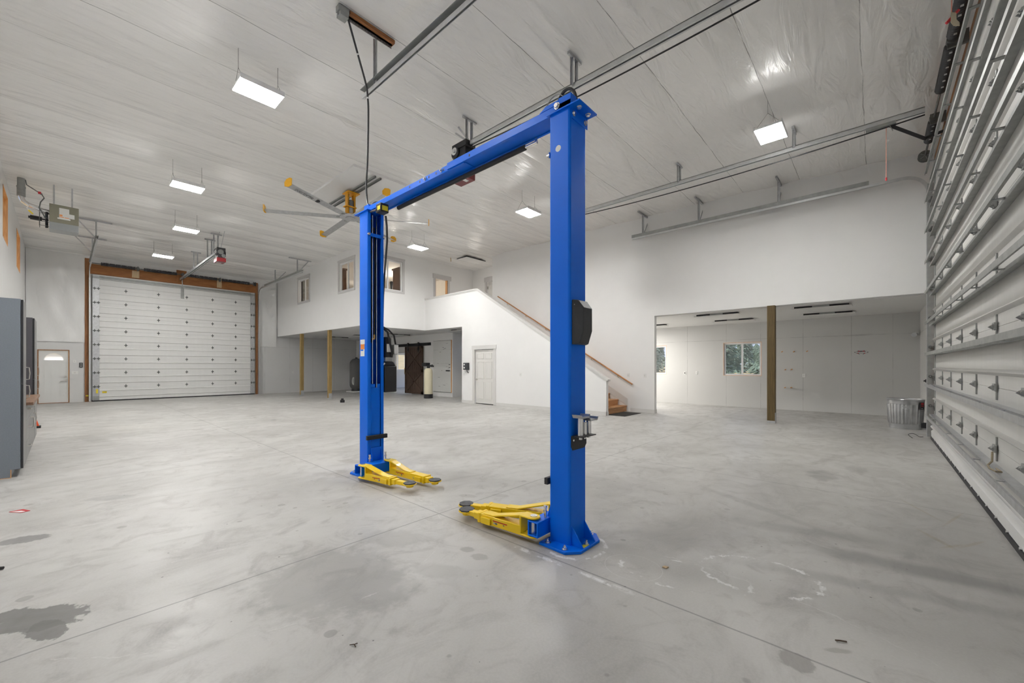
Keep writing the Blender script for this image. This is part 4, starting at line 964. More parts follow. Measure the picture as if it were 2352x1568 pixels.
def adapter(y, x, r, z0, z1, head, label):
    t = thing('lift_adapter', label, 'lift adapter', (x, y, z0), 'steel adapters in the rack on the near blue column')
    obj('stem', MB().cyl((x, y, z0 - .03), (x, y, z0), r * .62, 16).cyl((x, y, z0), (x, y, z1), r, 20), M['chrome'], t)
    if head:
        obj('saddle', MB().prism([(y - .052, z1), (y + .052, z1), (y + .068, z1 + .025), (y + .058, z1 + .028), (y + .045, z1 + .012), (y - .045, z1 + .012), (y - .058, z1 + .028), (y - .068, z1 + .025)], 'x', x - .035, x + .05), M['galv'], t)
    return t
adapter(2.735, XN + .052, .025, .887, 1.03, True, 'tallest steel lift adapter, front of the rack on the near blue column')
adapter(2.80, XN + .052, .020, .887, .99, False, 'plain steel lift adapter in the middle of the rack on the near column')
adapter(2.862, XN + .052, .020, .887, 1.0, True, 'steel lift adapter with saddle top, rear of the rack on the near column')

# ================================================================== CEILING FIXTURES
def lamp(x, y, label):
    z = 5.5; c = cz(x) - .02
    t = thing('ceiling_light', label, 'ceiling light', (x, y, z), 'hanging LED high bay lights')
    obj('housing', MB().box(x - .205, x + .205, y - .285, y + .285, z + .012, z + .05).box(x - .17, x + .17, y - .20, y + .20, z + .05, z + .075).box(x - .21, x - .20, y - .285, y + .285, z, z + .07).box(x + .20, x + .21, y - .285, y + .285, z, z + .07), M['vinylframe'], t)
    obj('diffuser', MB().box(x - .2, x + .2, y - .28, y + .28, z, z + .011), M['led'], t)
    for s in (-1, 1):
        mb = MB()
        for q in (-.17, .17): mb.cyl((x + q, y + s * .26, z + .05), (x, y + s * .26, z + .25), .003, 5)
        mb.cyl((x, y + s * .26, z + .24), (x, y + s * .26, c), .003, 5)
        obj('suspension_wire', mb, M['wire'], t)
lamp(-6.84, 1.95, 'nearest and largest hanging white light, in the upper left of the picture')
lamp(-11.63, 1.89, 'hanging white light, second nearest of the four in the left row')
lamp(-15.33, 2.46, 'hanging white light, third nearest of the four in the left row')
lamp(-19.65, 2.48, 'farthest hanging white light, just above the far garage door header')
lamp(-6.86, 8.28, 'hanging white light just left of the near blue column')
lamp(-11.70, 8.17, 'hanging white light in front of the upstairs windows, right of the far blue column')
lamp(-1.36, 8.30, 'single hanging white light on the right, above the opener rail')

# big fan
FX, FY, FZ = -10.2, 5.02, 5.30
struct('ceiling_patch', MB().box(-11.35, -8.85, 4.43, 5.95, 5.995, 6.06), M['white'])
fan = thing('ceiling_fan', 'giant six-bladed ceiling fan with yellow-orange motor bracket and blade tips', 'ceiling fan', (FX, FY, FZ))
for yy in (5.0, 5.14):
    obj('strut_channel', MB().box(-11.6, -8.9, yy - .022, yy + .022, 5.99, 5.996).box(-11.6, -8.9, yy - .022, yy - .018, 5.95, 5.99).box(-11.6, -8.9, yy + .018, yy + .022, 5.95, 5.99).box(-11.6, -8.9, yy - .022, yy - .01, 5.95, 5.954).box(-11.6, -8.9, yy + .01, yy + .022, 5.95, 5.954), M['galvdull'], fan)
br = MB().box(FX - .16, FX + .16, FY - .14, FY + .18, 5.925, 5.945)
for s in (-1, 1): br.box(FX - .07, FX + .07, FY + s * .1 - .006, FY + s * .1 + .006, 5.38, 5.93).box(FX - .07, FX - .06, FY + s * .1 - s * .03, FY + s * .1, 5.38, 5.93).box(FX + .06, FX + .07, FY + s * .1 - s * .03, FY + s * .1, 5.38, 5.93)
br.box(FX - .07, FX + .1, FY - .16, FY + .12, 5.56, 5.585).cyl((FX, FY, 5.37), (FX, FY, 5.40), .1, 20)
bk = obj('motor_bracket', br, M['orange'], fan)
RY = Matrix.Rotation(PI / 2, 4, 'Y')
text('maker_lettering', 'BIG ASS FANS', .055, M['black'], bk, Matrix.Translation((FX + .072, FY - .08, 5.72)) @ Matrix(((0, 0, 1, 0), (0, 1, 0, 0), (-1, 0, 0, 0), (0, 0, 0, 1))) )
obj('motor', MB().cyl((FX, FY, 5.60), (FX, FY, 5.76), .075, 20), M['dark_steel'], fan, bev=.008)
obj('gearbox', MB().cyl((FX, FY, 5.40), (FX, FY, 5.60), .068, 20).cyl((FX, FY, 5.57), (FX, FY, 5.6), .085, 20), M['galv'], fan, bev=.006)
obj('hub', MB().cyl((FX, FY, FZ), (FX, FY, FZ + .035), .26, 36).cyl((FX, FY, FZ - .015), (FX, FY, FZ), .12, 24).cyl((FX, FY, FZ + .03), (FX, FY, FZ + .07), .1, 20), M['galv'], fan, bev=.004)
for k in range(6):
    a = math.radians(-4.5 + 60 * k); T = Matrix.Translation((FX, FY, FZ + .015)) @ Matrix.Rotation(a, 4, 'Z')
    Tp = T @ Matrix.Rotation(math.radians(14), 4, 'X')
    prof = [(-.08, 0), (-.045, .012), (.01, .016), (.06, .010), (.08, 0), (.01, -.004)]
    bl = obj('blade', MB().prism(prof, 'x', .22, 2.0, Tp), M['galv'], fan)
    obj('blade_root', MB().box(.12, .34, -.03, .03, -.012, .012, T), M['galvdull'], bl)
    mb = MB().prism([(-.08, -.03), (-.085, .05), (-.03, .12), (.06, .14), (.11, .12), (.10, -.02), (.02, -.05)], 'x', 2.0, 2.015, T)
    obj('blade_tip', mb, M['tip'], bl)
    if k in (5, 2):
        tm = T @ Matrix.Translation((1.55, 0, -.022)) @ Matrix.Rotation(math.radians(14), 4, 'X') @ Matrix.Rotation(PI, 4, 'X')
        text('blade_lettering', 'BIG ASS FANS', .085, M['black'], bl, tm)
        obj('blade_emblem', MB().cyl((0, 0, 0), (0, 0, .001), .042, 16).box(-.02, .06, .02, .05, 0, .001).xf(tm @ Matrix.Translation((-.42, 0, 0))), M['black'], bl)

# heater
hx = -15.2
ht = thing('unit_heater', 'khaki and grey gas unit heater hung near the ceiling by the left wall', 'heater', (hx - .3, .02, 4.86))
obj('cabinet', MB().box(hx - .5, hx, -.235, .265, 5.02, 5.47), M['heater'], ht, bev=.006)
obj('lower_panel', MB().prism([(hx - .5, 4.86), (hx - .03, 4.86), (hx, 5.02), (hx - .5, 5.02)], 'y', -.235, .265), M['heaterlow'], ht, bev=.004)
lb = obj('rating_label', MB().box(hx, hx + .003, -.07, .10, 5.15, 5.40).box(hx, hx + .004, -.10, .12, 5.12, 5.155).box(hx, hx + .002, .10, .19, 5.17, 5.28), M['paper'], ht)
obj('orange_print', MB().box(hx + .003, hx + .0045, -.065, -.015, 5.20, 5.235).box(hx + .003, hx + .0045, -.065, .01, 5.17, 5.185).box(hx + .003, hx + .0045, .02, .095, 5.165, 5.18), M['orangelabel'], lb)
for y in (-.16, .15):
    for q in (.1, .45): obj('hanger', MB().box(hx - q, hx - q + .03, y - .015, y + .015, 5.47, 5.97), M['galv'], ht)
mb = MB()
for k in range(5): mb.bar((hx - .25, -.40 + .0 * k, 4.95 + k * .1), (hx - .25, -.24, 4.95 + k * .1), .01, .01)
mb.bar((hx - .25, -.40, 4.93), (hx - .25, -.40, 5.37), .012, .012).bar((hx - .45, -.40, 4.93), (hx - .45, -.40, 5.37), .012, .012)
obj('fan_guard', mb, M['dark_steel'], ht)
obj('fan_motor', MB().cyl((hx - .33, -.55, 5.12), (hx - .33, -.36, 5.12), .055, 16).cyl((hx - .33, -.58, 5.12), (hx - .33, -.55, 5.12), .03, 12).cyl((hx - .33, -.36, 5.12), (hx - .33, -.25, 5.12), .02, 8), M['black'], ht)
fb = MB()
for k in range(4): fb.box(-.02, .05, -.01, .01, .03, .2, Matrix.Translation((hx - .33, -.29, 5.12)) @ Matrix.Rotation(k * PI / 2 + .4, 4, 'Y') @ Matrix.Rotation(.5, 4, 'Z'))
obj('fan_blade', fb, M['softblack'], ht)
obj('flue_elbow', MB().tube([(hx - .3, -.2, 5.30), (hx - .3, -.34, 5.33), (hx - .3, -.48, 5.38), (hx - .3, -.58, 5.41), (hx - .3, -.66, 5.47), (hx - .3, -.69, 5.56), (hx - .3, -.69, 5.62)], .055, 14), M['chrome'], ht)
obj('flue_collar', MB().cyl((hx - .3, -.69, 5.58), (hx - .3, -.69, 5.80), .072, 18).cyl((hx - .3, -.69, 5.79), (hx - .3, -.69, 5.82), .078, 18), M['galvdull'], ht)
obj('flue_vent', MB().cyl((hx - .3, -.69, 5.80), (hx - .3, -.69, 6.04), .068, 18), M['galvdull'], ht)
obj('gas_pipe', MB().tube([(hx - .2, -.62, 5.97), (hx - .2, -.60, 5.86), (hx - .2, -.36, 5.70), (hx - .2, -.32, 5.62), (hx - .2, -.38, 5.50), (hx - .2, -.40, 5.36), (hx - .2, -.3, 5.12)], .012, 8).cyl((hx - .2, -.4, 5.73), (hx - .2, -.36, 5.70), .022, 10), M['dark_steel'], ht)
obj('gas_hose', MB().tube([(hx - .2, -.42, 5.38), (hx - .2, -.55, 5.40), (hx - .2, -.60, 5.30), (hx - .2, -.55, 5.22), (hx - .2, -.48, 5.18)], .008, 6), M['paper'], ht)
obj('gas_hose_tag', MB().bar((hx - .19, -.57, 5.25), (hx - .19, -.50, 5.17), .02, .03), M['yellowlabel'], ht)
obj('pipe_valve', MB().box(hx - .22, hx - .17, -.42, -.37, 5.70, 5.75), M['redbright'], ht)

# ceiling bracket with junction box and lift cable
cbk = thing('ceiling_bracket', 'orange timber strip with perforated steel angle on the ceiling by the cable', 'bracket', (-5.08, 2.78, 5.96))
obj('timber_strip', MB().box(-5.12, -5.04, 2.48, 3.13, 5.985, 6.03), M['fir'], cbk)
obj('perforated_angle', MB().box(-5.12, -5.115, 2.46, 3.12, 5.945, 5.99).box(-5.12, -5.08, 2.46, 3.12, 5.985, 5.99), M['galv'], cbk)
mb = MB()
for k in range(14): mb.cyl((-5.113, 2.5 + k * .045, 5.967), (-5.116 + .002, 2.5 + k * .045, 5.967), .006, 6)
mb2_ = MB()
for k in range(14): mb2_.cyl((-5.1205, 2.5 + k * .045, 5.967), (-5.1145, 2.5 + k * .045, 5.967), .007, 8)
obj('hole_row', mb2_, M['dark_steel'], cbk)
jb = thing('junction_box', 'grey steel junction box on the ceiling feeding the hanging black cable', 'electrical box', (-5.08, 2.40, 5.9))
obj('box_body', MB().box(-5.14, -5.03, 2.345, 2.455, 5.90, 5.955).box(-5.13, -5.04, 2.33, 2.47, 5.955, 6.035), M['galvdull'], jb, bev=.004)
obj('knockout', MB().cyl((-5.085, 2.345, 5.93), (-5.085, 2.340, 5.93), .015, 12), M['dark_steel'], jb)
cab = thing('power_cable', 'black power cable hanging from the ceiling down to the far blue column', 'cable', (-5.1, 2.9, 3.5))
P = [(-5.09, 2.47, 5.95), (-5.12, 2.52, 5.88), (-5.2, 2.68, 5.6), (-5.27, 2.82, 5.35), (-5.30, 2.86, 5.2), (-5.32, 2.88, 5.0), (-5.34, 2.88, 4.4), (-5.34, 2.86, 4.0), (-5.28, 2.84, 3.75), (-5.14, 2.79, 3.58), (-5.0, 2.73, 3.49), (-4.85, 2.68, 3.445), (-4.71, 2.66, 3.42)]
def smooth_path(P, n=6):
    Q = [Vector(p) for p in P]; out = []
    for i in range(len(Q) - 1):
        p0, p1, p2, p3 = Q[max(i - 1, 0)], Q[i], Q[i + 1], Q[min(i + 2, len(Q) - 1)]
        for k in range(n):
            t = k / n
            out.append(.5 * ((2 * p1) + (p2 - p0) * t + (2 * p0 - 5 * p1 + 4 * p2 - p3) * t * t + (3 * p1 - p0 - 3 * p2 + p3) * t ** 3))
    out.append(Q[-1]); return out
obj('sheath', MB().tube(smooth_path(P), .013, 8), M['cable'], cab)
obj('cable_tie', MB().cyl((-5.185, 2.65, 5.65), (-5.19, 2.66, 5.635), .016, 10).cyl((-5.30, 2.86, 5.21), (-5.30, 2.862, 5.19), .016, 10), M['paper'], cab)

# emergency handle with paper tag by the springs
Rh = Vector((.743, .669, 0))
E0 = Vector((.545, 5.05, 0))
# near wall hatch / small landing hatch
hp = thing('ceiling_hatch', 'white attic hatch with dark gap in the ceiling over the stair landing', 'hatch', (-12.9, 11.7, 6.0))
obj('hatch_panel', MB().box(-13.25, -12.65, 11.25, 12.25, 5.985, 6.0), M['white'], hp)
obj('dark_gap', MB().box(-12.65, -12.60, 11.2, 12.3, 5.99, 6.01).box(-13.25, -12.6, 11.2, 11.25, 5.99, 6.01), M['softblack'], hp)
obj('wood_stub', MB().bar((-13.4, 11.0, 6.03), (-13.36, 10.98, 5.86), .03, .02), M['lumber'], hp)

def strip_light(x, y, z, along, label, group, zc):
    t = thing('strip_light', label, 'strip light', (x, y, z), group)
    L, w = .6, .15
    bx = (lambda a, b_, c, d, e, f: MB().box(x + a, x + b_, y + c, y + d, e, f)) if along == 'x' else (lambda a, b_, c, d, e, f: MB().box(x + c, x + d, y + a, y + b_, e, f))
    obj('diffuser', bx(-L, L, -w, w, z, z + .02), M['diffuser_off'], t, bev=.004)
    obj('housing', bx(-L + .06, L - .06, -.11, .11, z + .02, zc), M['softblack'], t)  # black block fills in the shaded gap between panel and ceiling
    obj('driver_cover', bx(-.17, .17, -.115, .115, z + .021, zc), M['galvdull'], t)
    return t
for x, y, lb_ in ((-3.38, 12.6, 'unlit strip light nearest the workshop opening, left of the brown post'), (-3.40, 14.5, 'unlit strip light deeper in the workshop, left of the brown post'), (-1.0, 12.6, 'unlit strip light nearest the opening, right of the brown post'), (-1.0, 14.4, 'unlit strip light by the workshop back wall, right of the brown post'), (-6.15, 14.5, 'unlit strip light over the small left workshop window')):
    strip_light(x, y, 2.875, 'x', lb_, 'workshop ceiling strip lights', 2.94)
for x, y, al, lb_ in ((-21.35, 9.8, 'y', 'dark strip light under the loft above the two timber posts'), (-19.2, 10.2, 'y', 'dark strip light under the loft just left of the far blue column'), (-17.3, 11.0, 'y', 'dark strip light under the loft just right of the far blue column'), (-12.95, 11.2, 'x', 'dark strip light at the right end of the under-loft opening')):
    strip_light(x, y, 2.925, al, lb_, 'under-loft strip lights', 2.98)

# ================================================================== LOFT / STAIRS / UNDER LOFT
def post(x, y, w, z1, m, label):
    t = thing('timber_post', label, 'post', (x, y, 0))
    obj('post_shaft', MB().box(x - w / 2, x + w / 2, y - w / 2, y + w / 2, .02, z1), m, t, bev=.006)
    obj('base_bracket', MB().box(x - w / 2 - .004, x + w / 2 + .004, y - w / 2 - .004, y + w / 2 + .004, 0, .06).box(x + w / 2, x + w / 2 + .006, y - w / 2, y + w / 2, 0, .26), M['galv'], t)
post(-20.53, 7.68, .14, 2.98, M['post'], 'timber post under the loft, the left one nearer the far garage door')
post(-17.49, 7.68, .14, 2.98, M['post'], 'timber post under the loft, the right one nearer the blue column')
post(-1.95, 12.0, .17, 2.96, M['postdark'], 'dark brown timber post standing in the workshop opening')

st = thing('staircase', 'wooden stairs behind the white half wall, two lowest steps showing', 'stairs', (-5.5, 11.3, 0))
run, rise = .30, .183
for k in range(18):
    x1 = -5.88 - run * k; zt = rise * (k + 1)
    s_ = obj('step', MB().box(x1 - run, x1, 10.63, 11.985, max(0, zt - rise), zt - .03), M['tread'], st)
    obj('tread_board', MB().box(x1 - run - .01, x1 + .025, 10.63, 11.985, zt - .03, zt), M['tread'], s_, bev=.006)
hr = thing('handrail', 'oak handrail running down the tall white wall beside the stairs', 'handrail', (-8.6, 11.93, .86))
obj('rail', MB().cyl((-11.52, 11.93, 4.29), (-5.66, 11.93, .865), .022, 12), M['handrail'], hr)
for k in range(6):
    f = .09 + .165 * k; x = -11.52 + 5.86 * f; z = 4.29 - 3.425 * f
    obj('wall_bracket', MB().tube([(x, 11.93, z - .02), (x, 11.935, z - .07), (x, 12.0, z - .09)], .008, 6), M['brass'], hr)
tag(obj('skirt_board', MB().prism([(-11.5, 3.60), (-11.5, 3.84), (-5.85, .40), (-5.85, .16)], 'y', 11.985, 12.0), M['trim']), 'pale sloping skirt board along the wall below the oak handrail', 'skirt board')
tag(obj('door_mat', MB().box(-5.85, -5.28, 10.66, 11.72, 0.001, .012), M['mat'], bev=.003), 'dark floor mat at the foot of the wooden stairs', 'mat')

# barn door and its rail
bd = thing('barn_door', 'dark brown sliding barn door with crossed braces on a black rail', 'barn door', (-17.4, 11.88, 0))
x0, x1 = -18.15, -16.6
mb = MB()
n = 9
for i in range(n): mb.box(x0 + (x1 - x0) * i / n + .004, x0 + (x1 - x0) * (i + 1) / n - .004, 11.87, 11.90, .04, 2.42)
obj('plank_panel', mb, M['barn'], bd)
mb = MB().box(x0, x1, 11.85, 11.875, .04, .16).box(x0, x1, 11.85, 11.875, 2.30, 2.42).box(x0, x1, 11.85, 11.875, 1.12, 1.26).box(x0, x0 + .12, 11.85, 11.875, .04, 2.42).box(x1 - .12, x1, 11.85, 11.875, .04, 2.42)
for za, zb_ in ((.16, 1.12), (1.26, 2.30)):
    mb.bar((x0 + .1, 11.858, za), (x1 - .1, 11.858, zb_), .016, .11, (0, 0, 1)); mb.bar((x0 + .1, 11.858, zb_), (x1 - .1, 11.858, za), .016, .11, (0, 0, 1))
obj('brace_frame', mb, M['barn'], bd)
for x in (-17.85, -16.95):
    obj('roller_hanger', MB().box(x - .025, x + .025, 11.845, 11.855, 2.1, 2.55).cyl((x, 11.83, 2.56), (x, 11.87, 2.56), .065, 16).tube([(x + .06 * math.cos(a * PI / 6), 11.845, 2.30 + .09 * math.sin(a * PI / 6)) for a in range(0, 13)], .012, 6), M['black'], bd)
obj('door_pull', MB().box(x0 - .015, x0 + .03, 11.835, 11.86, 1.0, 1.35), M['brass'], bd)
brl = tag(obj('barn_door_rail', MB().box(-19.7, -16.15, 11.85, 11.862, 2.48, 2.53).box(-19.7, -16.05, 11.925, 11.95, 2.44, 2.58), M['softblack']), 'black sliding rail over the dark brown barn door', 'rail')
hd = thing('wall_hatch', 'marked white board hatch with black handle on the rear wall under the loft', 'hatch', (-15.1, 11.93, .2))
obj('board', MB().box(-15.82, -14.5, 11.925, 11.948, .22, 2.62), panelwall('hatch_board', (.74, .74, .72), (), (1.35, 2.0), axis=0), hd)
obj('edge_gap', MB().box(-15.835, -15.82, 11.935, 11.95, .2, 2.64).box(-15.83, -14.49, 11.935, 11.95, .20, .22).box(-15.83, -14.49, 11.935, 11.95, 2.62, 2.635), M['dark_steel'], hd)
obj('bare_wood_edge', MB().box(-14.5, -14.47, 11.92, 11.95, .2, 2.64), M['jamb'], hd)
obj('handle', MB().bar((-14.85, 11.91, 1.22), (-14.58, 11.91, 1.22), .03, .05), M['black'], hd)
for z in (1.36, 1.5): obj('latch', MB().box(-14.66, -14.56, 11.915, 11.925, z - .015, z + .015), M['black'], hd)
mb = MB(); random.seed(3)
for k in range(14):
    x = random.uniform(-15.75, -14.7); z = random.uniform(.4, 2.5)
    mb.box(x, x + random.uniform(.03, .16), 11.9235, 11.926, z, z + random.uniform(.006, .02))
obj('scuff_marks', mb, M['dark_steel'], hd)

pt = thing('pressure_tank', 'tall dark grey pressure tank standing behind the far blue column', 'tank', (-21.45, 10.9, 0))
pr = [(0, 1.86), (.08, 1.855), (.2, 1.82), (.29, 1.74), (.34, 1.62), (.35, 1.5), (.35, .42), (.34, .32), (.29, .22), (.22, .17), (.0, .165)]
obj('shell', MB().lathe(pr[::-1], (-21.45, 10.9, 0), 36), M['tank'], pt)
obj('base_ring', MB().cyl((-21.45, 10.9, .05), (-21.45, 10.9, .24), .27, 28, .24), M['black'], pt)
obj('top_valve', MB().cyl((-21.45, 10.9, 1.85), (-21.45, 10.9, 1.91), .06, 14), M['black'], pt)
obj('base_board', MB().box(-21.85, -21.05, 10.5, 11.3, 0, .05), M['paper'], pt)
obj('white_pipe', MB().tube([(-21.2, 10.62, .45)] + [(-20.95 + .16 * math.cos(a * PI / 8 + PI / 2), 10.5, .62 + .2 * math.sin(a * PI / 8 + PI / 2)) for a in range(9)], .025, 8), M['paper'], pt)
ct = thing('water_filter', 'cream cylindrical water filter with black valve head beside the barn door', 'water filter', (-14.83, 10.9, 0))
obj('cylinder', MB().lathe([(.0, .02), (.19, .02), (.19, 1.18), (.17, 1.27), (.11, 1.33), (.0, 1.345)], (-14.83, 10.9, 0), 32), M['cream'], ct)
obj('foot', MB().cyl((-14.83, 10.9, 0), (-14.83, 10.9, .19), .2, 32), M['black'], ct)
obj('valve_head', MB().cyl((-14.83, 10.9, 1.34), (-14.83, 10.9, 1.46), .07, 16).box(-15.17, -14.86, 10.78, 11.02, 1.42, 1.58).cyl((-14.83, 10.9, 1.42), (-14.62, 10.98, 1.47), .04, 12).box(-14.72, -14.58, 10.94, 11.02, 1.39, 1.46), M['black'], ct, bev=.012)
tag(obj('small_black_pot', MB().cyl((-15.6, 7.35, 0), (-15.6, 7.35, .10), .085, 12).cyl((-15.6, 7.35, .10), (-15.6, 7.35, .16), .05, 12), M['black'], bev=.008), 'small black knob-shaped object on the floor near the right loft post', 'object')
tag(obj('pipe_fitting', MB().cyl((-15.4, 8.25, .09), (-15.15, 8.3, .09), .085, 14).cyl((-15.15, 8.3, .09), (-14.95, 8.33, .09), .05, 14), M['paper'], bev=.006), 'white plastic pipe fitting on the floor just left of the far blue column', 'pipe fitting')

# loft interior seen through the windows
lf = thing('tall_cupboard', 'brown wooden cupboard inside the loft, at the right edge of the side loft window', 'cupboard', (-15.2, 9.75, 3.34))
obj('carcass', MB().box(-15.5, -14.95, 9.52, 10.1, 3.35, 5.55), M['cabinetwood'], lf, bev=.01); obj('cornice', MB().box(-15.53, -14.92, 9.48, 10.12, 5.55, 5.62), M['cabinetwood'], lf, bev=.01)
lf = thing('tall_cupboard', 'brown wooden cupboard inside the loft room, behind the front loft window', 'cupboard', (-17.1, 7.9, 3.34))
obj('carcass', MB().box(-17.75, -16.56, 7.84, 7.98, 3.35, 5.45), M['cabinetwood'], lf, bev=.01); obj('cornice', MB().box(-17.80, -16.52, 7.82, 8.0, 5.45, 5.53), M['cabinetwood'], lf, bev=.01)
lf = thing('wardrobe', 'dark grey wardrobe inside the loft, behind the left pane of the leftmost loft window', 'wardrobe', (-21.6, 8.3, 3.35))
obj('carcass', MB().box(-22.3, -20.85, 7.84, 7.98, 3.35, 5.8), M['dark_steel'], lf, bev=.01); obj('door_gap', MB().box(-21.5, -21.49, 7.835, 7.845, 3.4, 5.75), M['softblack'], lf)
tl = thing('table_lamp', 'glowing orange-shaded lamp seen inside the side loft window', 'lamp', (-15.0, 8.72, 4.49))
obj('lamp_shade', MB().lathe([(.0, 4.78), (.10, 4.78), (.13, 4.75), (.13, 4.68), (.08, 4.65), (.12, 4.62), (.12, 4.52), (0, 4.5)][::-1], (-15.0, 8.72, .16), 24), mat('amber_shade', (.62, .30, .10), .5), tl)
obj('lamp_stem', MB().cyl((-15.0, 8.72, 4.49), (-15.0, 8.72, 4.76), .03, 10), M['brass'], tl)
kt = thing('counter', 'brown counter inside the loft, behind the side loft window', 'counter', (-15.0, 8.7, 3.35))
obj('counter_top', MB().box(-15.4, -14.70, 8.0, 9.46, 4.44, 4.49), M['cabinetwood'], kt); obj('counter_base', MB().box(-15.35, -14.75, 8.05, 9.42, 3.35, 4.44), M['cabinetwood'], kt)
kf = thing('kitchen_tap', 'dark upright tap seen inside the side loft window', 'tap', (-14.95, 9.12, 4.49))
obj('tap_body', MB().lathe([(.0, 0), (.09, 0), (.05, .04), (.035, .15), (.05, .3), (.07, .42), (.04, .46), (0, .47)], (-14.95, 9.12, 4.49), 16), M['softblack'], kf)
obj('tap_lever', MB().bar((-14.95, 9.12, 4.60), (-14.95, 9.36, 4.54), .03, .03), M['softblack'], kf)

# small wall fittings
def plate(name, p, axis, s, w, h, m, label, cat, extra=None):
    d = .012
    if axis == 'y':
        mb = MB().box(p[0] - w / 2, p[0] + w / 2, p[1], p[1] + s * d, p[2] - h / 2, p[2] + h / 2)
        ex = MB().box(p[0] - w * .15, p[0] + w * .15, p[1] + s * d, p[1] + s * (d + .006), p[2] - h * .22, p[2] + h * .22)
    else:
        mb = MB().box(p[0], p[0] + s * d, p[1] - w / 2, p[1] + w / 2, p[2] - h / 2, p[2] + h / 2)
        ex = MB().box(p[0] + s * d, p[0] + s * (d + .006), p[1] - w * .15, p[1] + w * .15, p[2] - h * .22, p[2] + h * .22)
    t = thing(name, label, cat, p)
    obj('cover_plate', mb, m, t, bev=.002); obj('toggle', ex, extra or M['trim'], t)
    return t
plate('light_switch', (-5.83, 12.0, 1.14), 'y', -1, .085, .125, M['paper'], 'white switch plate right below the end of the oak handrail', 'switch')
plate('light_switch', (-5.28, 12.0, 1.14), 'y', -1, .085, .125, M['paper'], 'white switch plate beside the left edge of the workshop opening', 'switch')
plate('light_switch', (-11.95, 10.5, 1.13), 'y', -1, .13, .12, M['paper'], 'white double switch plate below the black control box by the closet door', 'switch')
plate('wall_outlet', (-9.05, 10.5, 1.14), 'y', -1, .085, .125, M['paper'], 'white outlet plate on the stair wall right of the closet door', 'outlet')
plate('wall_outlet', (-5.41, 15.9, 1.17), 'y', -1, .08, .12, M['paper'], 'outlet plate with a black plug hole between the workshop windows', 'outlet', M['black'])
plate('wall_outlet', (-4.98, 15.9, 1.18), 'y', -1, .08, .12, M['paper'], 'plain white outlet plate left of the large workshop window', 'outlet')
plate('wall_outlet', (-1.70, 15.9, 1.13), 'y', -1, .08, .12, M['paper'], 'white outlet plate below the wooden pegs on the workshop wall', 'outlet')
plate('wall_outlet', (XF, 8.35, 1.1), 'x', 1, .08, .12, M['paper'], 'white outlet on the far wall left of the loft posts', 'outlet')
plate('light_switch', (XF, .29, 1.62), 'x', 1, .09, .11, M['paper'], 'white thermostat plate high up between entry door and far garage door', 'switch')
plate('light_switch', (XF, .30, 1.17), 'x', 1, .17, .12, M['paper'], 'white triple switch plate between entry door and far garage door', 'switch')
kp = thing('door_control', 'black garage door keypad on the wall beside the far timber jamb', 'keypad', (XF, .47, 1.36))
obj('keypad_body', MB().box(XF, XF + .04, .42, .52, 1.38, 1.57), M['charcoal'], kp, bev=.008); obj('button', MB().box(XF + .04, XF + .048, .445, .495, 1.49, 1.54).box(XF + .04, XF + .048, .445, .495, 1.41, 1.46), M['galvdull'], kp)
kb = thing('door_control', 'black control box with short lead on the white wall left of the closet door', 'control box', (-11.8, 10.5, 1.3))
obj('control_body', MB().box(-11.93, -11.66, 10.41, 10.5, 1.29, 1.56), M['charcoal'], kb, bev=.01)
obj('control_button', MB().box(-11.89, -11.82, 10.40, 10.412, 1.46, 1.52).box(-11.89, -11.82, 10.40, 10.412, 1.34, 1.40), M['paper'], kb)
obj('control_lead', MB().tube([(-11.78, 10.46, 1.30), (-11.76, 10.47, 1.22), (-11.70, 10.48, 1.17)], .012, 6), M['cable'], kb)
cam_ = thing('wall_spotlight', 'small white floodlight in the upper right corner of the workshop back wall', 'spotlight', (.82, 15.85, 2.3))
obj('lamp_head', MB().cyl((.80, 15.70, 2.30), (.82, 15.84, 2.32), .06, 16, .045), M['galv'], cam_); obj('mount', MB().cyl((.82, 15.82, 2.32), (.88, 15.9, 2.34), .025, 10).box(.83, .92, 15.88, 15.9, 2.29, 2.39), M['paper'], cam_)
lv = thing('door_lever', 'black lever handle on the workshop side wall beside the wide door track', 'door handle', (.93, 14.2, 1.05))
obj('rose', MB().cyl((.93, 13.9, 1.08), (.90, 13.9, 1.08), .04, 14), M['black'], lv); obj('lever', MB().bar((.89, 13.9, 1.08), (.89, 14.05, 1.07), .025, .03), M['black'], lv)
pegs = [(-2.30, 1.90), (-1.98, 1.895), (-1.63, 1.90), (-2.21, 1.31), (-2.04, 1.315), (-2.22, .72), (-2.05, .727)]
for k, (x, z) in enumerate(pegs):
    row = 'top' if z > 1.6 else 'middle' if z > 1 else 'lowest'
    ps = ('left', 'centre', 'right')[k] if k < 3 else ('left', 'right')[(k - 3) % 2]
    tag(obj('wall_peg', MB().cyl((x, 15.90, z), (x + .04, 15.80, z + .015), .014, 10), M['jamb']), 'short wooden peg on the workshop wall, %s one of the %s row' % (ps, row), 'peg', 'wooden pegs on the workshop wall')

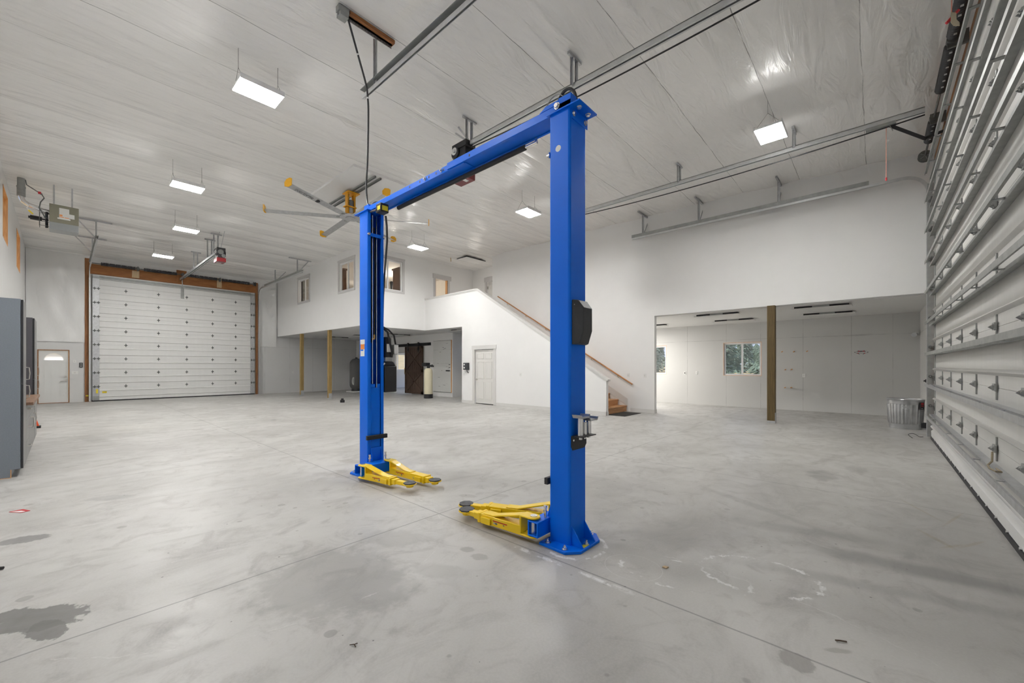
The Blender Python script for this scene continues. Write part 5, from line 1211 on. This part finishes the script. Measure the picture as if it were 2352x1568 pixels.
# emblem on the workshop wall
em = thing('wall_emblem', 'red and black winged emblem sticker on the workshop back wall', 'sticker', (-.31, 15.89, 1.76))
yk = 15.896
def shape(name, polys, m, dy=0):
    mb = MB()
    for p in polys: mb.prism([(-.307 + u, 1.848 + v) for u, v in p], 'y', yk - dy, 15.8995)
    return obj(name, mb, m, em)
shape('outline', [[(-.155, -.012), (-.15, .012), (-.12, .018), (-.10, .03), (-.075, .03), (-.082, .052), (-.04, .04), (.04, .04), (.082, .052), (.075, .03), (.10, .03), (.12, .018), (.152, .018), (.152, -.022), (.12, -.022), (.075, -.034), (.06, -.03), (-.06, -.03), (-.08, -.036), (-.12, -.02)],
    [(-.062, -.03), (-.045, -.055), (-.03, -.066), (-.036, -.07), (-.058, -.056), (-.075, -.034)], [(.062, -.03), (.045, -.055), (.03, -.066), (.036, -.07), (.058, -.056), (.075, -.034)]], M['black'])
shape('red_field', [[(-.075, .022), (-.068, .042), (-.03, .034), (-.02, .022)], [(.075, .022), (.068, .042), (.03, .034), (.02, .022)], [(-.085, -.02), (-.06, -.02), (-.065, -.045), (-.085, -.038)], [(.085, -.02), (.06, -.02), (.065, -.045), (.085, -.038)]], M['redbright'], .002)
shape('white_band', [[(-.14, -.008), (-.138, .008), (-.10, .016), (.10, .016), (.142, .010), (.142, -.012), (.10, -.016), (.04, -.022), (-.04, -.022), (-.10, -.014)]], M['paper'], .003)
text('lettering', 'OBSESSION', .034, M['black'], em, Matrix.Translation((-.307, yk - .0036, 1.848)) @ Matrix.Rotation(PI / 2, 4, 'X'))

# trash can
tx, ty = .52, 13.05
tc_ = thing('trash_can', 'galvanised steel trash can in the workshop corner by the wide door', 'trash can', (tx, ty, 0))
prof = [(.0, .02), (.262, .02), (.27, .0), (.275, .0), (.278, .03), (.274, .05), (.280, .07), (.276, .09), (.282, .11)]
obj('body', MB().lathe(prof + [(.282, .115), (.287, .13), (.31, .55), (.312, .565)] + [(.318, .58), (.314, .60), (.320, .62), (.318, .65), (.326, .665), (.331, .675), (.326, .685), (.316, .68), (.312, .64), (.28, .12), (.0, .06)], (tx, ty, 0), 120, wob=lambda i, j: (.03 if (i // 2) % 2 else -.012) if 10 <= j <= 11 else 0), M['can'], tc_)
dx, dy = -.0, -1.0
obj('side_handle', MB().tube([(tx - .055, ty - .325, .50), (tx - .055, ty - .345, .47), (tx + .0, ty - .35, .46), (tx + .055, ty - .345, .47), (tx + .055, ty - .325, .50)], .006, 6).box(tx - .07, tx + .07, ty - .325, ty - .318, .495, .525), M['galv'], tc_)
a = math.radians(-38)
Tt = Matrix.Translation((tx, ty, 0)) @ Matrix.Rotation(a, 4, 'Z')
tg = obj('hang_tag', MB().box(.335, .338, -.045, .045, .46, .62).xf(Tt), M['black'], tc_)
obj('tag_print', MB().box(.338, .3385, -.035, .035, .57, .61).box(.338, .3385, -.03, .03, .53, .55).xf(Tt), M['redlabel'], tg)
obj('tag_stripe', MB().box(.3382, .3388, -.02, .0, .475, .495).xf(Tt), M['paper'], tg)

# ================================================================== CABINETS ON THE LEFT
def pull(name, x, z0, z1, par, y=-.35, horiz=False):
    if horiz: return obj(name, MB().tube([(z0, y, x), (z0, y + .03, x), ((z0 + z1) / 2, y + .036, x), (z1, y + .03, x), (z1, y, x)], .006, 8), M['nickel'], par)
    return obj(name, MB().tube([(x, y, z0), (x, y + .03, z0 + .005), (x, y + .036, (z0 + z1) / 2), (x, y + .03, z1 - .005), (x, y, z1)], .006, 8), M['nickel'], par)
def tall(xa, xb, label, m_side, split):
    t = thing('tall_cabinet', label, 'cabinet', ((xa + xb) / 2, -.65, 0))
    obj('carcass', MB().box(xa, xb, -.945, -.372, .105, 2.31), m_side, t, bev=.002)
    obj('plinth', MB().box(xa, xb, -.945, -.45, 0, .105), M['cabside'], t)
    obj('bare_edge', MB().box(xb - .004, xb + .002, -.455, -.448, .0, .105).box(xb - .01, xb + .002, -.945, -.45, 0, .006), M['jamb'], t)
    for z0, z1, hz in ((.11, split - .003, (split - .20, split - .03)), (split + .003, 2.30, (split + .05, split + .22))):
        d = obj('door', MB().box(xa + .004, xb - .002, -.368, -.35, z0, z1), M['cabfront'], t, bev=.002)
        obj('edge_band', MB().box(xb - .002, xb + .001, -.369, -.349, z0, z1), M['cabedge'], d)
        pull('handle', xa + .08, hz[0], hz[1], d)
    return t
tall(-8.87, -8.25, 'tall blue-grey cabinet cropped by the left edge of the picture', M['cabside'], 1.20)
tall(-12.15, -11.30, 'tall dark cabinet at the far end of the row on the left', M['cabdark'], 1.20)
tag(obj('worktop', MB().box(-11.29, -8.89, -.945, -.285, .885, .925), M['butcher'], bev=.004), 'brown wood worktop between the two tall cabinets on the left', 'worktop')
ux = [-8.88, -9.68, -10.48, -11.29]
ls = ('base cabinet with drawers under the wood worktop, next to the cropped tall cabinet', 'middle base cabinet under the brown wood worktop on the left', 'base cabinet under the wood worktop, next to the farther tall cabinet')
for k in range(3):
    xb, xa = ux[k] - .003, ux[k + 1] + .003
    t = thing('base_cabinet', ls[k], 'cabinet', ((xa + xb) / 2, -.65, 0), 'base cabinets under the worktop')
    obj('carcass', MB().box(xa, xb, -.945, -.372, .10, .883), M['cabdark'], t); obj('plinth', MB().box(xa, xb, -.945, -.45, 0, .10), M['cabdark'], t)
    rows = ((.11, .36), (.365, .66), (.665, .875)) if k == 0 else ((.11, .66), (.665, .875))
    for z0, z1 in rows:
        if z1 - z0 > .4:
            for u0, u1, hx_ in ((xa, (xa + xb) / 2, (xa + xb) / 2 - .05), ((xa + xb) / 2, xb, (xa + xb) / 2 + .05)):
                d = obj('door', MB().box(u0 + .003, u1 - .003, -.368, -.35, z0, z1), M['cabfront'], t, bev=.002); pull('handle', hx_, z1 - .20, z1 - .04, d)
        else:
            d = obj('drawer', MB().box(xa + .003, xb - .003, -.368, -.35, z0, z1), M['cabfront'], t, bev=.002); pull('handle', (z0 + z1) / 2 + .04, (xa + xb) / 2 - .1, (xa + xb) / 2 + .1, d, horiz=True)
ow = thing('wheel_chock', 'orange and black wedge on the floor past the end of the left cabinets', 'wedge', (-14.47, -.40, 0))
obj('orange_wedge', MB().prism([(-.50, .02), (-.37, .02), (-.43, .25), (-.50, .25)], 'x', -14.55, -14.4), mat('orange_plastic', (.8, .09, .02), .5), ow, bev=.004)
obj('black_foot', MB().box(-14.57, -14.38, -.5, -.35, 0, .05), M['softblack'], ow, bev=.004)

# little things on the floor
cd = thing('paper_card', 'red and white card lying on the concrete near the left edge', 'card', (-6.29, -.29, 0))
obj('red_card', MB().prism([(-6.34, -.36), (-6.36, -.27), (-6.24, -.22), (-6.22, -.28)], 'z', .001, .004), M['redbright'], cd)
obj('white_half', MB().prism([(-6.325, -.345), (-6.30, -.28), (-6.235, -.25), (-6.235, -.285)], 'z', .004, .0046), M['paper'], cd)
tag(obj('wood_chip', MB().prism([(-1.13, 2.86), (-1.10, 2.862), (-1.095, 2.89), (-1.125, 2.885)], 'z', .001, .008), M['lumber']), 'small tan wood chip on the floor right of the near blue column', 'wood chip')
tag(obj('dark_twig', MB().tube([(-.155, 2.70, .006), (-.135, 2.71, .008), (-.11, 2.725, .006)], .004, 6), M['bark']), 'thin dark twig on the floor at the lower right', 'twig')
tag(obj('bent_twig', MB().tube([(-2.01, .985, .005), (-1.995, 1.0, .008), (-1.975, 1.0, .005)], .0025, 6).tube([(-1.995, 1.0, .006), (-1.992, 1.018, .006)], .0025, 6), M['bark']), 'small forked dark twig on the floor at the bottom centre', 'twig')
tag(obj('tool_end', MB().tube([(-4.66, -.40, .015), (-4.62, -.34, .015), (-4.58, -.285, .013)], .011, 8), M['softblack']), 'dark tool end entering at the left edge of the floor', 'tool')
tag(obj('loose_wire', MB().tube(smooth_path([(.55, 11.3, .008), (.50, 11.45, .05), (.58, 11.6, .06), (.66, 11.5, .02), (.72, 11.62, .008)]), .005, 6), M['cable']), 'loose dark wire on the floor beside the trash can', 'wire')
sn_ = thing('safety_sensor', 'yellow-tipped photo sensor low on the timber jamb left of the far door', 'sensor', (XF + .1, .64, .2))
obj('sensor_body', MB().box(XF + .05, XF + .11, .60, .67, .22, .27), M['yellowlabel'], sn_); obj('sensor_bracket', MB().box(XF + .05, XF + .07, .56, .70, .24, .25), M['dark_steel'], sn_)
sn_ = thing('safety_sensor', 'photo sensor low at the foot of the wide door track by the trash can', 'sensor', (.8, 11.75, .2))
obj('sensor_body', MB().box(.70, .82, 11.74, 11.80, .17, .28), M['black'], sn_, bev=.006); obj('sensor_bracket', MB().box(.80, .86, 11.70, 11.76, .16, .30), M['galv'], sn_)

# emergency handle: built around a point below the near opener rail end
hx_, hy_ = .484, 5.05
hz_ = 4.42
eh = obj('release_cord', MB().cyl((hx_, hy_, 5.5), (hx_, hy_, hz_ + .02), .004, 6), M['cord'], op1)
u = Vector((.743, .669, 0)); o_ = Vector((hx_, hy_, hz_))
obj('grip', MB().bar(o_ + u * -.045 + Vector((0, 0, -.07)), o_ + u * .06 + Vector((0, 0, .045)), .018, .022), M['redbright'], eh, bev=.005)
def up(a, b_, d=0): q = o_ + u * a + Vector((.669, -.743, 0)) * d; return Vector((q.x, q.y, hz_ + b_))
pts = [(-.022, .012), (.022, .008), (.024, -.05), (.05, -.075), (.05, -.105), (.0, -.105), (-.025, -.075)]
obj('paper_tag', MB().loft([[up(a, b_, .014) for a, b_ in pts], [up(a, b_, .016) for a, b_ in pts]]), mat('yellowed_paper', (.62, .54, .40), .7), eh)

# ================================================================== TREES OUTSIDE
random.seed(11)
def tree(x, y, h, w, label, lean=0):
    base = -.1 + max(0, y - 45) * .012
    t = thing('conifer', label, 'tree', (x, y, base), 'conifers beyond the field')
    obj('trunk', MB().cyl((x, y, base), (x, y, base + h * .9), w * .06, 8, .03), M['bark'], t)
    mb = MB()
    for k in range(1500):
        f = random.random() ** .75; z = base + .04 * h + f * h * .96
        r = w * (1 - f) ** .8 * (.25 + .75 * random.random() ** .5) * (.85 + .3 * math.sin(7 * f + x)); a = random.random() * 2 * PI
        c = Vector((x + r * math.cos(a), y + r * math.sin(a), z)); s = .22 + .22 * random.random()
        d1 = Vector((math.cos(a), math.sin(a), -.35 + random.uniform(-.3, .3))) * s; d2 = Vector((-math.sin(a), math.cos(a), random.uniform(-.5, .5))) * s * .7
        mb._f([c - d1 * .4 - d2, c - d1 * .4 + d2, c + d1, c + Vector((0, 0, s * .45))], [(0, 1, 2), (0, 1, 3), (1, 2, 3), (2, 0, 3)])
    obj('needles', mb, M['foliage'], t)
tl_ = ('seen through the left pane of the large workshop window', 'seen through the right pane of the large workshop window')
for r, y, h, w, lb_ in ((-.252, 58, 7.6, 1.7, 'tall pointed conifer ' + tl_[0] + ', leftmost'), (-.236, 68, 4.0, 2.0, 'shorter bushy conifer ' + tl_[0] + ', second one'), (-.213, 78, 7.0, 2.7, 'broad conifer ' + tl_[1] + ', leftmost there'), (-.190, 88, 5.0, 2.3, 'dark conifer ' + tl_[1] + ', in its middle'), (-.181, 66, 3.6, 1.5, 'small conifer at the right edge of the large workshop window'), (-.436, 60, 7.4, 2.9, 'conifer filling the narrow left workshop window'), (-.405, 74, 7.0, 2.8, 'second conifer at the right side of the narrow left workshop window')):
    tree(r * y, y, h, w, lb_)

# ================================================================== LIGHT, WORLD, CAMERA
w = bpy.data.worlds.new('World'); sc.world = w; w.use_nodes = True
nt = w.node_tree; g = NT(nt); bg = nt.nodes['Background']
tcw = g.n('ShaderNodeTexCoord').outputs['Generated']; sp = g.n('ShaderNodeSeparateXYZ'); g.set(sp.inputs[0], tcw)
colw = g.mix(g.rng(sp.outputs[2], 0.0, .35), (.62, .72, .90), (.30, .48, .90))
g.set(bg.inputs[0], colw); bg.inputs[1].default_value = 1.0
def light(name, kind, loc, energy, size=.2, col=(1, 1, 1), rot=(0, 0, 0), sy=None):
    d = bpy.data.lights.new(name, kind); d.energy = energy; d.color = col
    if kind == 'AREA':
        d.size = size
        if sy: d.shape = 'RECTANGLE'; d.size_y = sy
    elif kind == 'POINT': d.shadow_soft_size = size
    elif kind == 'SUN': d.angle = math.radians(9)
    o = bpy.data.objects.new(name, d); C.objects.link(o); o.location = loc; o.rotation_euler = rot
    return o
sun = light('sun', 'SUN', (0, -30, 40), 4.5, col=(1, .95, .86)); sun.rotation_euler = Vector((.55, .42, -1)).to_track_quat('-Z', 'Y').to_euler()
light('loft_room_lamp', 'POINT', (-17.2, 10.6, 5.3), 90, .25, (1, .90, .76))
light('loft_room_lamp', 'POINT', (-20.5, 10.6, 5.3), 16, .25, (1, .90, .76))
light('landing_lamp', 'POINT', (-13.2, 12.3, 4.9), 8, .3, (1, .92, .82))
light('workshop_fill', 'AREA', (-7.2, 14.0, 2.85), 140, 1.2, (1, .97, .92), sy=.3)  # fill light added out of sight; the workshop's own strip lights are off
light('hall_fill', 'AREA', (-4.6, .3, 5.5), 75, .56, (1, .985, .96), sy=.4)  # unseen fill light, added to brighten the floor at the left front
light('utility_room_lamp', 'POINT', (-19, 14.2, 2.7), 60, .2, (1, .97, .92))

cam = bpy.data.cameras.new('Camera'); co = bpy.data.objects.new('Camera', cam); C.objects.link(co)
co.location = (0, 0, 1.44); co.rotation_euler = (PI / 2, 0, math.radians(41.977))
cam.sensor_width = 36; cam.sensor_fit = 'HORIZONTAL'; cam.lens = 36 * 927 / 2352
cam.shift_y = 56 / 2352; cam.clip_start = .05; cam.clip_end = 500
sc.camera = co
sc.view_settings.view_transform = 'Standard'; sc.view_settings.look = 'None'
sc.view_settings.exposure = 0.0; sc.view_settings.gamma = 1.0; sc.view_settings.use_curve_mapping = False
sc.cycles.use_denoising = True
try: sc.cycles.denoiser = 'OPENIMAGEDENOISE'
except Exception: pass
sc.cycles.max_bounces = 6; sc.cycles.diffuse_bounces = 4; sc.cycles.glossy_bounces = 3; sc.cycles.transparent_max_bounces = 6
sc.cycles.use_adaptive_sampling = True; sc.cycles.adaptive_threshold = 0.15; sc.cycles.adaptive_min_samples = 28
sc.cycles.caustics_reflective = False; sc.cycles.caustics_refractive = False
sc.cycles.sample_clamp_indirect = 6.0
